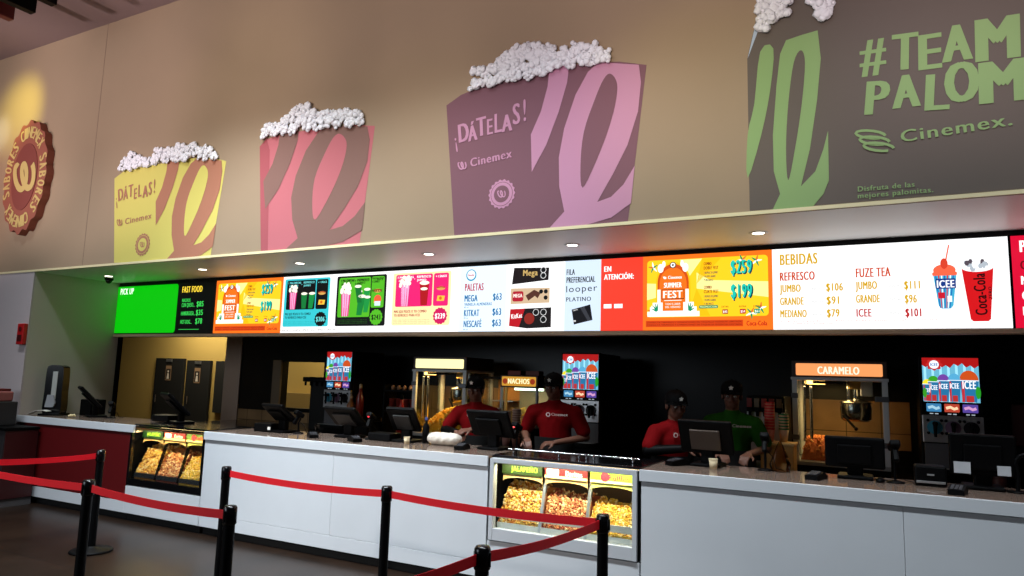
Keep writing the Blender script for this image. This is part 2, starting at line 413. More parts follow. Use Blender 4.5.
def inv_bil(p, Q):
    u, v = .5, .5
    for _ in range(20):
        def F(u, v): return [Q[0][i]*(1-u)*(1-v)+Q[1][i]*u*(1-v)+Q[2][i]*u*v+Q[3][i]*(1-u)*v for i in (0, 1)]
        a = F(u, v); b = F(u+1e-4, v); c = F(u, v+1e-4)
        J = [[(b[0]-a[0])/1e-4, (c[0]-a[0])/1e-4], [(b[1]-a[1])/1e-4, (c[1]-a[1])/1e-4]]
        d = J[0][0]*J[1][1]-J[0][1]*J[1][0]; e0, e1 = p[0]-a[0], p[1]-a[1]
        u += (e0*J[1][1]-e1*J[0][1])/d; v += (e1*J[0][0]-e0*J[1][0])/d
    return u, v
def remap(pts, Q):
    out = []
    for p in pts:
        u, v = inv_bil(p, Q3)
        out.append(tuple(Q[0][i]*(1-u)*(1-v)+Q[1][i]*u*(1-v)+Q[2][i]*u*v+Q[3][i]*(1-u)*v for i in (0, 1)))
    return out
M_pop = mat('projected_popcorn_white', (246, 246, 250), .9)
def arc_word(mb, word, cells, h, y, m):
    for ch, (x, z, hh, an) in zip(word, cells): mb.text(ch, x, z, hh, y, m, off=.03, align='c', ang=an, sx=.62)
def badge(mb, cx, cz, r, y, m, m2, ring=True):
    mb.disc(cx, cz, r, y, m, lobes=18, la=.05); mb.disc(cx, cz, r*.86, y-.001, m2); mb.disc(cx, cz, r*.82, y-.002, m); mb.disc(cx, cz, r*.6, y-.003, m2)
    logo_mark(mb, cx, cz, r*.55, y-.004, m, .16)
def popcorn_top(t, outline, n, r, Y, seed, name='popcorn_heap'):
    # kernels scattered inside the outline (x,z)
    rnd = random.Random(seed); mb = MB(); xs = [p[0] for p in outline]; zs = [p[1] for p in outline]
    def inside(x, z):
        c = False; N = len(outline)
        for i in range(N):
            a, b = outline[i], outline[i-1]
            if (a[1] > z) != (b[1] > z) and x < (b[0]-a[0])*(z-a[1])/(b[1]-a[1])+a[0]: c = not c
        return c
    k = 0
    while k < n:
        x, z = rnd.uniform(min(xs), max(xs)), rnd.uniform(min(zs), max(zs))
        if inside(x, z): kern(mb, (x, Y-.018-.012*rnd.random(), z), r, M_pop, rnd, .35); k += 1
    return mb.build(name, t)
# box 1: yellow
G = 'popcorn boxes pictured on the wall'
def wallbox(label, whole, facequad, cmain, cstripe, o, s, heap, hn, hr, seed, side=None, cside=None, stripes=None):
    Y = FY-.002
    t = thing('popcorn_box_projection', label, 'wall graphic', (0, 0, 0), group=G)  # projected picture, its light drawn as flat surface colour
    mb = MB(); mb.py(px(whole, FY, o, s), Y, cmain)
    if side: mb.py(px(side, FY, o, s), Y-.0015, cside)
    S = stripes or (remap(STR1, facequad), remap(LOOP, facequad), remap(HOLE, facequad))
    mb2 = MB()
    mb2.py(px(S[0], FY, o, s), Y-.003, cstripe); mb2.py(px(S[1], FY, o, s), Y-.003, cstripe); mb2.py(px(smoothp(S[2]), FY, o, s), Y-.0045, cmain)
    mb.build('box_picture', t); mb2.build('loop_stripes', t)
    if heap: popcorn_top(t, px(heap, FY, o, s), hn, hr, Y, seed)
    return t
Yt = FY-.005
c1a, c1b = mat('projected_yellow', (214, 202, 104), .9), mat('projected_brown', (176, 118, 92), .9)
t = wallbox('yellow pictured popcorn box with brown loops, leftmost on the upper wall', [(65, 215), (110, 180), (190, 158), (270, 150), (370, 130), (440, 122), (510, 126), (560, 138), (488, 572), (63, 588)],
    ((265, 150), (560, 135), (490, 570), (245, 580)), c1a, c1b, (100, 130), 4.43, [(80, 172), (150, 100), (185, 125), (240, 130), (255, 85), (310, 95), (350, 68), (400, 75), (440, 62), (500, 80), (525, 128), (440, 124), (370, 132), (270, 152), (190, 160), (110, 182)], 190, .045, 1)
mb = MB()
def box_text(t, o, s, letters, cin, logo, bdg, m, m2, hx):
    mb = MB()
    for n, (ch, a, b, h, an) in enumerate(letters):
        x, z = P(o[0]+a/s, o[1]+b/s, FY); mb.text(ch, x, z, h, Yt-.0004*n, m, off=.03, align='c', ang=an, sx=.6)
    mb.build('projected_slogan', t); mb = MB()
    x, z = P(o[0]+cin[0]/s, o[1]+cin[1]/s, FY); mb.text('Cinemex', x, z, cin[3], Yt, m, off=.02, w=cin[2], ang=cin[4]); mb.build('projected_name', t); mb = MB()
    x, z = P(o[0]+logo[0]/s, o[1]+logo[1]/s, FY); logo_mark(mb, x, z, logo[2], Yt, m, .17); mb.build('projected_emblem', t); mb = MB()
    x, z = P(o[0]+bdg[0]/s, o[1]+bdg[1]/s, FY); badge(mb, x, z, bdg[2], Yt, m, m2); mb.build('projected_seal', t)
box_text(t, (100, 130), 4.43, [('¡', 76, 335, .13, .25), ('D', 94, 312, .15, .2), ('Á', 115, 308, .13, .15), ('T', 138, 296, .15, .12), ('E', 158, 305, .13, .1), ('L', 178, 296, .15, .1), ('A', 202, 298, .14, .1), ('S', 224, 286, .15, .1), ('!', 243, 278, .16, .1)],
         (112, 418, .47, .07, .07), (88, 410, .085), (190, 508, .125), c1b, c1a, 0)
c2a, c2b = mat('projected_salmon', (190, 106, 112), .9), mat('projected_taupe', (132, 98, 88), .9)
t = wallbox('salmon pink pictured popcorn box with taupe loops, second from the left on the upper wall', [(8, 293), (22, 278), (70, 265), (130, 258), (190, 250), (238, 252), (207, 490), (10, 506)],
    ((22, 272), (238, 252), (207, 490), (22, 503)), c2a, c2b, (256, 0), 2.0, [(16, 272), (22, 258), (60, 240), (75, 222), (105, 212), (130, 228), (160, 222), (190, 218), (218, 228), (218, 250), (190, 251), (130, 259), (70, 266)], 190, .045, 2,
    side=[(8, 293), (22, 278), (28, 300), (24, 504), (10, 506)], cside=mat('projected_salmon_side', (168, 84, 90), .9))
c3a, c3b = mat('projected_plum', (126, 86, 96), .9), mat('projected_pink', (198, 142, 168), .9)
t = wallbox('plum pictured popcorn box with pink loops and lettering, third on the upper wall', [(35, 205), (70, 180), (130, 155), (200, 140), (245, 135), (300, 115), (380, 102), (450, 100), (515, 108), (470, 487), (54, 523)],
    Q3, c3a, c3b, (432, 20), 2.4, [(80, 172), (105, 150), (100, 125), (160, 108), (180, 80), (235, 60), (290, 68), (320, 78), (345, 55), (370, 60), (375, 80), (395, 58), (420, 75), (440, 98), (380, 103), (300, 116), (245, 136), (130, 156)], 300, .047, 3)
mb = MB()
box_text(t, (432, 20), 2.4, [('¡', 60, 308, .13, .2), ('D', 78, 292, .17, .12), ('Á', 99, 290, .14, .1), ('T', 120, 278, .17, .08), ('E', 140, 275, .14, .05), ('L', 160, 270, .17, .05), ('A', 181, 268, .15, .05), ('S', 204, 250, .18, .05), ('!', 224, 243, .19, .05)],
         (93, 353, .40, .075, .09), (73, 350, .075), (168, 418, .12), c3b, c3a, 0)
c4a, c4b = mat('projected_greybrown', (104, 94, 86), .9), mat('projected_green', (142, 172, 112), .9)
o4, s4 = (680, 0), 2.215
xe = 3.2; zb = P(748, 211, FY)[1]; x4 = P(748, 100, FY)[0]
t = thing('slogan_projection', 'grey brown pictured banner with green loops and big green slogan, right end of upper wall', 'wall graphic')  # projected banner, its light drawn as flat surface colour
Y = FY-.002
mb = MB(); mb.py(px([(149, 130), (182, -60)], FY, o4, s4)[:1]+[P(762, -6, FY), P(774, -12, FY), P(830, -22, FY), (xe, P(830, -22, FY)[1]), (xe, zb), (x4, zb)], Y, c4a)
mb.py(px([(150, 130), (182, -10), (186, 0), (184, 40)], FY, o4, s4), Y-.0015, mat('projected_pale_blue', (180, 196, 214), .9)); mb.build('box_picture', t)
mb = MB()
mb.py(px(smoothp([(178, 115), (207, 108), (200, 200), (180, 300), (150, 395), (150, 300), (165, 230)], n=3), FY, o4, s4), Y-.003, c4b)
mb.py(px([(235, 90), (270, 78), (305, 68), (312, 130), (304, 220), (288, 330), (268, 413), (300, 380), (318, 330), (328, 290), (330, 400), (318, 430), (296, 456), (290, 463), (203, 470), (222, 430), (208, 380), (206, 300), (214, 190), (222, 120)], FY, o4, s4), Y-.003, c4b)
mb.py(px(smoothp([(268, 112), (277, 140), (270, 230), (255, 330), (240, 400), (235, 330), (240, 230), (252, 140)]), FY, o4, s4), Y-.0045, c4a)
mb.build('loop_stripes', t)
popcorn_top(t, px([(172, 60), (180, 10), (196, 0), (240, -5), (242, 15), (215, 60), (190, 65)], FY, o4, s4), 34, .05, Y, 5)
popcorn_top(t, px([(285, -5), (335, -5), (330, 30), (318, 48), (300, 20)], FY, o4, s4), 22, .05, Y, 6)
mb = MB()
WK = [0]
def wt(s, u, v, h, w, ang=0):
    x, z = P(o4[0]+u/s4, o4[1]+v/s4, FY); WK[0] += 1; mb.text(s, x, z, h, Yt-.0002*WK[0], c4b, w=w, off=(.018 if s == '#' or len(s) > 4 else .045), ang=ang)
def cells(word, lst):
    for ch, (u, v, h, w, an) in zip(word, lst): wt(ch, u, v, h, w, an)
cells('#TEAM', [(398, 163, .25, .155, -.03), (468, 158, .25, .15, -.05), (528, 157, .24, .13, -.03), (580, 140, .24, .165, -.02), (654, 139, .28, .23, -.03)])
cells('PALOM', [(408, 255, .23, .14, -.1), (470, 242, .22, .16, -.02), (541, 246, .24, .135, -.08), (586, 230, .26, .185, -.02), (662, 232, .27, .25, -.03)])
wt('ITAS', 785, 232, .25, .62, -.03)
mb.build('projected_slogan', t); mb = MB()
wt('Cinemex.', 490, 316, .078, .585, .05)
mb.build('projected_name', t); mb = MB()
wt('Disfruta de las', 394, 425, .034, .32, 0); wt('mejores palomitas.', 394, 440, .034, .42, 0)
mb.build('projected_small_text', t); mb = MB()
x, z = P(o4[0]+430/s4, o4[1]+314/s4, FY)
for k in range(3):
    mb.stroke([(x+.0+.085*math.cos(a/14*math.pi*2)-.02+.022*k, z+.05-.045*k+.026*math.sin(a/14*math.pi*2)-.02*math.cos(a/14*math.pi*2)) for a in range(13)], .017, Yt-.002*k, c4b)
mb.build('projected_emblem', t)
# round sign
t = thing('round_sign', 'round scalloped red brown sign with golden lettering, far left of upper wall', 'sign', (-9.70, FY-.001, 4.02))
ms, mg = mat('sign_redbrown', (150, 84, 66), .6), mat('sign_gold', (205, 178, 110), .5)
R0x, R0z = .47, .74
def lob(s): return [((R0x*s*(1+.035*math.cos(16*a))*math.cos(a)), (R0z*s*(1+.035*math.cos(16*a))*math.sin(a))) for a in [2*math.pi*k/128 for k in range(128)]]
MB().prism(lob(1), -.09, 0, ms).build('scalloped_plate', t)
mb = MB()
mb.prism([(R0x*.60*math.cos(a), R0z*.60*math.sin(a)) for a in [2*math.pi*k/48 for k in range(48)]], -.097, -.09, mat('sign_redbrown_dark', (128, 62, 52), .6)); mb.build('centre_disc', t)
mb = MB()
word = 'CINEMEX SABORES CINEMEX SABORES '
for k, ch in enumerate(word):
    a = math.pi*.62 - 2*math.pi*k/len(word)
    if ch != ' ': mb.text(ch, R0x*.70*math.cos(a), R0z*.70*math.sin(a), .155, -.094, mg, w=.085, align='c', ang=a-math.pi/2, off=.03)
logo_mark(mb, 0, .0, .42, -.1, mg, .2)
mb.build('gold_lettering', t)
# ------------------------------------------------------------------ menu screens
E = {}
def em(rgb, s=None):
    if s is None: s = 1.3 if max(rgb) > 235 else 1.0
    k = (rgb, s)
    if k not in E: E[k] = mat('screen_colour_%d_%d_%d' % rgb + ('' if s < 1.4 and s != 1.2 else '_b'), rgb, .5, emit=s, spec=.2)
    return E[k]
WH = em((255, 255, 255), 1.3)
def screen(label, x0, x1, name='menu_screen'):
    t = thing(name, label, 'screen', (x0, SY, 2.07), group='menu screens over the counter')
    w = x1-x0
    MB().box(.002, w-.002, .004, .08, 0, .67, M_black, .004).build('housing', t)
    return t, MB(), w
Hs = .665
# pick up + fast food
t, mb, w = screen('green and black order pick-up screen, leftmost of the row above the counter', -9.385, -7.402)
mb.rect(0, w, 0, Hs, .003, em((3, 4, 4)))
mb.rrect(0, 1.26, .012, Hs-.01, .001, em((4, 200, 8)), .04)
mb.rect(0, .1, .012, Hs-.01, .0005, em((4, 200, 8)))
mb.text('PICK UP', .059, .546, .085, -.001, em((235, 255, 235)), w=.285, off=.03)
mb.text('FAST FOOD', 1.34, .535, .08, .001, em((250, 215, 60)), w=.385, off=.03)
gg = em((60, 225, 90))
for i, (a, b) in enumerate((('NACHOS', ''), ('CON QUESO...', '$85'), ('HAMBURGUESA...', '$35'), ('HOT-DOG...', '$78'))):
    z = (.41, .345, .235, .125)[i]
    mb.text(a, 1.355, z, .052 if i else .045, .001, gg, w=(.16, .25, .27, .22)[i], off=.02)
    if b: mb.text(b, 1.64, z, .07, .001, gg, w=.13, off=.03)
mb.rect(1.33, 1.72, .05, .056, .001, gg)
mb.build('display', t)
# promo
def promo(x0, x1, label):
    t, mb, w = screen(label, x0, x1)
    k = w/1.15
    O, Yl, Yd, Cr = em((240, 110, 25)), em((252, 200, 30)), em((245, 185, 15)), em((255, 238, 150))
    mb.rect(0, w, 0, Hs, .003, O)
    mb.rrect(.04*k, w-.035*k, .115, Hs-.04, .002, Yl, .03)
    a, b = .04*k, w-.035*k
    mb.py([(a, .42), (a, .27), (.3*k, .33), (.3*k, .40)], .001, Cr); mb.py([(.42*k, .45), (.55*k, .62), (.35*k, .62)], .001, Cr)
    mb.py([(.5*k, .36), (b, .27), (b, .40), (.62*k, .43), (.5*k, .50)], .001, Cr)
    mb.py([(.5*k, .36), (.42*k, .12), (.62*k, .12)], .001, Yd); mb.py([(.5*k, .40), (.72*k, .62), (.55*k, .62)], .001, Yd)
    # arch
    def arch(cx, r, z0, z1, y, m):
        pts = [(cx-r, z0)]+[(cx-r*math.cos(q), z1+r*1.2*math.sin(q)) for q in [math.pi*j/16 for j in range(17)]]+[(cx+r, z0)]
        mb.py(pts, y, m)
    cx = .285*k
    arch(cx, .16*k, .14, .42, 0, Yd); arch(cx, .145*k, .14, .42, -.001, em((225, 85, 20))); arch(cx, .125*k, .14, .41, -.002, O)
    wt_ = em((250, 250, 245))
    for j, (q, z) in enumerate(((.24, .12), (.215, .16), (.19, .2))): mb.rect(cx-q*k, cx+q*k, z, z+.045, -.003-.0004*j, wt_)
    mb.rect(cx-.145*k, cx-.115*k, .2, .36, -.005, wt_); mb.rect(cx+.115*k, cx+.145*k, .2, .36, -.005, wt_)
    arch(cx, .095*k, .17, .2, -.006, O)
    mb.rect(cx-.095*k, cx+.095*k, .17, .34, -.006, O)
    mb.disc(cx, .575, .03*k, -.003, em((60, 40, 30))); mb.disc(cx, .575, .022*k, -.004, wt_); mb.disc(cx, .575, .01*k, -.005, em((60, 40, 30)))
    for sx in (-1, 1):
        mb.disc(cx+sx*.115*k, .55, .028*k, -.003, wt_, rz=.04); mb.disc(cx+sx*.085*k, .585, .016*k, -.004, wt_, rz=.03)
        gp = em((20, 160, 110))
        for q in range(4):
            a0 = .3+q*.5; mb.stroke([(cx+sx*.15*k, .17), (cx+sx*(.15+.05*math.cos(a0))*k, .17+.07*math.sin(a0))], .02, -.0055, gp, .004)
    mb.text('Cinemex', cx+.02*k, .452, .028, -.0075, wt_, w=.13*k, off=.03, align='c'); logo_mark(mb, cx-.075*k, .464, .022, -.0075, wt_, .3)
    mb.text('SUMMER', cx, .375, .045, -.0075, wt_, w=.165*k, off=.04, align='c')
    bk = em((35, 25, 20))
    mb.rect(cx-.105*k, cx+.105*k, .272, .36, -.0075, bk); mb.rect(cx-.1*k, cx+.1*k, .278, .355, -.0085, O)
    mb.text('FEST', cx, .283, .065, -.0095, wt_, w=.18*k, off=.04, align='c')
    mb.rect(cx-.08*k, cx+.08*k, .258, .264, -.0075, wt_)
    mb.text('TODO EL SABOR', cx, .222, .017, -.0075, wt_, w=.14*k, off=.01, align='c'); mb.text('DEL VERANO', cx, .195, .017, -.0075, wt_, w=.14*k, off=.01, align='c')
    # corner foliage
    for fx, fz in ((.10, .56), (1.02, .58), (.09, .17), (1.05, .18), (.97, .14), (.9, .59)):
        for q in range(5):
            a0 = q*1.25+fx*5; mb.stroke([(fx*k, fz), (fx*k+.045*math.cos(a0), fz+.05*math.sin(a0))], .022, 0, (em((30, 160, 100)), wt_, em((235, 120, 50)))[q % 3], .006)
    # prices
    br, tq, dk = em((150, 60, 20)), em((30, 215, 195)), em((10, 70, 80))
    for z, p_, l1, l2 in ((.53, '$259', 'COMBO', 'DOBLE FEST'), (.325, '$199', 'COMBO', 'CUATE FEST')):
        mb.text(l1, .565*k, z+.03, .026, -.001, br, w=.07*k, off=.04); mb.text(l2, .565*k, z-.008, .028, -.001, br, w=.13*k, off=.04)
        for j, l3 in enumerate(('2 REFRESCOS JUMBO', '1 PALOMITA GRANDE', 'Y UN DULCE')): mb.text(l3, .565*k, z-.045-.032*j, .019, -.001, dk, w=(.125-.02*j)*k, off=.02)
        mb.text(p_, .807*k, z-.062, .115, 0, dk, w=.185*k, off=.05); mb.text(p_, .80*k, z-.052, .115, -.0015, tq, w=.18*k, off=.03)
    mb.rrect(.52*k, .69*k, .185, .213, -.001, em((20, 140, 90)), .012); mb.text('PROMOCION', .53*k, .191, .016, -.0025, em((220, 240, 180)), w=.15*k, off=.02)
    for fx, cc in ((.75, (190, 90, 50)), (.90, (200, 30, 30)), (1.02, (20, 160, 120))):
        mb.rrect((fx-.025)*k, (fx+.025)*k, .135, .175, -.001, em(cc), .006); mb.text('$%d' % (int(fx*60)), (fx-.018)*k, .145, .02, -.0025, wt_, w=.036*k); mb.text('EXTRA', (fx-.03)*k, .19, .014, -.001, br, w=.06*k)
    mb.rect(.03*k, .9*k, .03, .085, .001, em((226, 70, 20)))
    for j in range(2): mb.text('CONSULTA TERMINOS Y CONDICIONES EN TAQUILLA VIGENCIA LIMITADA', .04*k, .064-.022*j, .011, 0, em((120, 20, 5)), w=.85*k, off=.01)
    mb.text('Coca-Cola', .93*k, .035, .04, -.001, em((200, 20, 20)), w=.17*k, off=.03)
    mb.build('display', t)
promo(-7.402, -6.25, 'orange and yellow festival promotion screen, beside the green and black one')
# combos
t, mb, w = screen('white screen with three combo meal cards in cyan, green and pink', -6.25, -3.88)
mb.rect(0, w, 0, Hs, .003, WH); com0 = len(mb.v)
pkk, pkd, red, bkk, crm = em((230, 40, 130)), em((200, 20, 100)), em((220, 30, 40)), em((12, 14, 16)), em((250, 245, 225))
def bucket(x, z, s, y):
    mb.py([(x-.055*s, z+.2*s), (x+.055*s, z+.2*s), (x+.04*s, z), (x-.04*s, z)], y, pkk)
    for q in (-.6, 0, .6): mb.py([(x+(q*.05-.01)*s, z+.2*s), (x+(q*.05+.01)*s, z+.2*s), (x+(q*.036+.006)*s, z), (x+(q*.036-.006)*s, z)], y-.001, em((250, 170, 210)))
    rr = random.Random(5)
    for q in range(11): mb.disc(x+rr.uniform(-.05, .05)*s, z+(.205+rr.uniform(0, .07))*s, .02*s, y-.0015, crm, seg=8)
def cup(x, z, s, y, c, tilt=0):
    mb.py([(x-.035*s+tilt, z+.14*s), (x+.035*s+tilt, z+.14*s), (x+.024*s, z), (x-.024*s, z)], y, c); mb.disc(x+tilt, z+.14*s, .037*s, y-.001, crm, rz=.013*s, seg=12)
def hotdog(x, z, s, y):
    mb.disc(x, z, .055*s, y, em((235, 180, 90)), rz=.022*s); mb.stroke([(x-.055*s, z+.008*s), (x, z+.014*s), (x+.055*s, z+.008*s)], .012*s, y-.001, em((190, 60, 30)))
def nachos(x, z, s, y):
    mb.py([(x-.05*s, z-.03*s), (x+.045*s, z-.03*s), (x+.055*s, z+.025*s), (x-.04*s, z+.03*s)], y, em((240, 190, 60))); mb.disc(x, z, .02*s, y-.001, em((230, 120, 30)), seg=8)
def card(u0, u1, bg, pan, tx, price, pbg, ptx, cups, z0=.07):
    X = lambda q: u0+(u1-u0)*q
    mb.rrect(u0, u1, z0, .635, .002, bg, .02)
    mb.rrect(X(.05), X(.69), .27, .615, .001, pan, .02); mb.rrect(X(.71), X(.96), .27, .615, .001, pan, .02)
    mb.text('1 PALOMITAS', X(.08), .575, .024, 0, tx, w=(u1-u0)*.28, off=.04); mb.text('REFRESCO', X(.42), .575, .024, 0, tx, w=(u1-u0)*.24, off=.04); mb.text('GRANDE', X(.10), .54, .022, 0, tx, w=(u1-u0)*.2, off=.03); mb.text('JUMBO', X(.42), .54, .022, 0, tx, w=(u1-u0)*.16, off=.03); mb.text('+', X(.37), .555, .02, 0, tx)
    mb.text('+ 1 SNACK', X(.74), .57, .024, 0, tx, w=(u1-u0)*.19, off=.04)
    bucket(X(.20), .275, 1.0, 0)
    for cxx, cz, cc, tl in cups: cup(X(cxx), cz, 1.25, -.0005, cc, tl)
    hotdog(X(.835), .455, .95, 0); nachos(X(.835), .35, .95, 0)
    c = tx if bg in (bkk,) else ptx
    return X
X = card(.0, .665, em((60, 215, 225)), bkk, em((120, 235, 235)), '$306', bkk, 0, [(.45, .28, em((20, 130, 60)), 0), (.60, .28, em((20, 150, 70)), .015)])
dk = em((10, 60, 70))
mb.text('MAS $25 PESOS X TU COMBO', .03, .205, .028, 0, dk, w=.38, off=.03); mb.text('TU REFRESCO PARA ICEE', .03, .165, .028, 0, dk, w=.32, off=.03)
for j in range(3): mb.text('precio sujeto a cambio sin previo aviso valido en este cine', .03, .125-.018*j, .010, 0, em((30, 150, 160)), w=.44, off=0)
mb.disc(.555, .155, .082, 0, bkk, lobes=14, la=.05); mb.text('$306', .555, .128, .055, -.001, em((120, 235, 235)), w=.125, off=.03, align='c')
X = card(.76, 1.46, bkk, em((90, 200, 40)), em((20, 50, 10)), '$243', 0, 0, [(.50, .28, em((20, 140, 60)), -.02), (.60, .30, em((30, 160, 70)), .02)])
mb.rrect(.79, 1.245, .17, .60, .0005, em((90, 200, 40)), .02)
mb.text('1 PALOMITAS + 1 REFRESCO', .82, .565, .028, -.0005, em((14, 40, 14)), w=.4, off=.04); mb.text('GRANDE        JUMBO', .82, .528, .024, -.0005, em((14, 40, 14)), w=.3, off=.03)
bucket(.90, .18, 1.25, -.001); cup(1.10, .19, 1.5, -.001, em((20, 140, 60)), .03); cup(1.10, .33, 1.3, -.002, em((20, 120, 50)), -.03); cup(1.19, .22, 1.2, -.003, em((30, 160, 70)), .02)
mb.text('MAS $25 PESOS', 1.265, .585, .020, -.001, em((14, 40, 14)), w=.16, off=.03); mb.text('PARA ICEE', 1.265, .44, .03, -.001, em((14, 40, 14)), w=.14, off=.04); mb.text('COMBO', 1.265, .545, .024, -.001, em((14, 40, 14)), w=.1, off=.03)
mb.disc(1.35, .36, .05, -.001, em((240, 90, 60))); mb.rect(1.31, 1.39, .29, .34, -.002, em((210, 230, 245)))
for j in range(3): mb.text('precio sujeto a cambio sin previo aviso valido en cine', .80, .135-.018*j, .010, 0, em((60, 130, 40)), w=.42, off=0)
mb.disc(1.34, .165, .085, -.001, em((90, 200, 40)), lobes=14, la=.05); mb.text('$243', 1.34, .138, .055, -.002, bkk, w=.125, off=.03, align='c')
X = card(1.57, 2.31, em((253, 228, 170)), em((236, 30, 110)), em((255, 255, 255)), '$239', 0, 0, [(.55, .28, em((170, 20, 30)), 0)])
cup(1.98, .28, 1.7, -.001, em((190, 20, 30)), 0); bucket(1.74, .275, 1.15, -.001)
mb.text('MAS $25 PESOS X TU COMBO', 1.60, .205, .028, 0, em((170, 20, 40)), w=.42, off=.03); mb.text('TU REFRESCO PARA ICEE', 1.60, .165, .028, 0, em((170, 20, 40)), w=.34, off=.03)
for j in range(3): mb.text('precio sujeto a cambio sin previo aviso valido en este cine', 1.60, .125-.018*j, .010, 0, em((200, 150, 90)), w=.46, off=0)
mb.disc(2.19, .165, .085, 0, em((225, 25, 100)), lobes=14, la=.05); mb.text('$239', 2.19, .138, .055, -.001, em((255, 255, 255)), w=.125, off=.03, align='c')
for i in range(com0, len(mb.v)):
    a, b, c = mb.v[i]; mb.v[i] = (.03+a*1.05 if a < .71 else (a+.07 if a < 1.5 else a+.05), b, c)
mb.text('COMBO INCLUYE PALOMITAS Y REFRESCO GRANDE TERMINOS Y CONDICIONES', .01, .022, .018, 0, em((40, 40, 50)), w=.85, off=.01)
mb.build('display', t)
# ice cream bars
t, mb, w = screen('white screen listing ice cream bars in red and blue beside three wrapped bars', -3.88, -2.615)
mb.rect(0, w, 0, Hs, .003, WH); mb.rect(.10, .64, 0, Hs, .002, em((222, 238, 250)))
bl, rd = em((30, 120, 180)), em((200, 25, 60))
mb.disc(.23, .575, .06, .001, em((30, 160, 200))); mb.disc(.23, .578, .048, 0, em((235, 245, 255))); mb.text('Nestlé', .23, .565, .022, -.001, em((210, 30, 50)), w=.07, off=.03, align='c')
mb.text('PALETAS', .16, .415, .075, 0, rd, w=.22, off=.035)
for a, z, ww in (('MEGA', .305, .155), ('KITKAT', .155, .18), ('NESCAFÉ', .045, .21)):
    mb.text(a, .16, z, .068, 0, bl, w=ww, off=.035); mb.text('$63', .49, z+.008, .068, 0, bl, w=.10, off=.03)
mb.text('VAINILLA ALMENDRAS', .16, .262, .030, 0, bl, w=.32, off=.02)
for z in (.24, .13, .015): mb.text('80 ml', .16, z, .015, 0, bl, w=.05, off=.01)
bars0 = len(mb.v)
mb.py([(.67, .47), (.69, .635), (1.07, .62), (1.065, .50)], .001, em((28, 20, 22))); mb.text('Mega', .79, .55, .06, 0, em((214, 180, 110)), w=.16, off=.03); mb.disc(1.01, .60, .032, -.001, em((235, 235, 235)), seg=8); mb.disc(1.01, .545, .032, -.001, em((235, 235, 235)), seg=8); mb.disc(1.01, .60, .025, -.002, bkk, seg=8); mb.disc(1.01, .545, .025, -.002, bkk, seg=8)
mb.py([(.66, .275), (.66, .43), (1.08, .425), (1.08, .28)], .001, em((226, 196, 160))); mb.rrect(.68, .80, .30, .40, 0, em((190, 30, 50)), .02); mb.text('MEGA', .69, .34, .035, -.001, em((255, 240, 230)), w=.1, off=.03); mb.stroke([(.84, .33), (.92, .38), (.97, .35)], .06, 0, em((90, 50, 40)))
for q, z in ((.99, .39), (1.04, .39), (1.04, .33)): mb.disc(q, z, .022, -.001, bkk, seg=8)
mb.py([(.65, .06), (.66, .225), (1.10, .235), (1.10, .045), (.85, .035)], .001, em((24, 18, 20))); mb.py([(.65, .06), (.66, .225), (.82, .228), (.76, .05)], 0, em((200, 20, 35))); mb.text('KitKat', .675, .13, .045, -.001, em((255, 255, 255)), w=.12, off=.03, ang=.1); mb.disc(.87, .13, .055, -.001, em((150, 40, 30)))
for q, z in ((.94, .19), (1.02, .19), (1.02, .12)): mb.disc(q, z, .034, -.001, em((235, 235, 235)), seg=8); mb.disc(q, z, .028, -.002, bkk, seg=8)
for i in range(bars0, len(mb.v)): a, b, c = mb.v[i]; mb.v[i] = (a+.03, b, c-.008)
mb.build('display', t)
# preferential queue
t, mb, w = screen('narrow pale blue screen about a preferential queue with a black card', -2.615, -2.252)
mb.rect(0, w, 0, Hs, .003, em((205, 222, 240)))
nv = em((18, 18, 24))
mb.text('FILA', .018, .53, .055, 0, nv, w=.085, off=.035); mb.text('PREFERENCIAL', .018, .455, .055, 0, nv, w=.29, off=.035)
mb.text('looper', .018, .365, .062, 0, nv, w=.31, off=.0, ang=.02); mb.text('PLATINO', .018, .278, .04, 0, nv, w=.25, off=.015)
mb.py([(.075, .20), (.26, .245), (.285, .10), (.10, .06)], .001, nv); mb.py([(.16, .215), (.2, .23), (.27, .10), (.24, .09)], 0, em((60, 62, 70))); mb.rect(.09, .12, .085, .1, 0, em((220, 220, 220))); mb.text('CINEMEX', .09, .185, .012, 0, em((230, 230, 230)), w=.05, ang=.2)
mb.build('display', t)
t, mb, w = screen('plain red attention notice screen with white words', -2.252, -1.853)
mb.rect(0, w, 0, Hs, .003, em((236, 60, 42))); wt2 = em((255, 255, 255))
mb.text('EN', .03, .545, .05, 0, wt2, w=.07, off=.035); mb.text('ATENCIÓN:', .03, .47, .05, 0, wt2, w=.285, off=.035)
mb.rect(.03, .105, .205, .243, 0, wt2); mb.rect(.13, .21, .205, .243, 0, wt2); mb.build('display', t)
promo(-1.853, -.755, 'orange and yellow festival promotion screen, between the red notice and drinks prices')
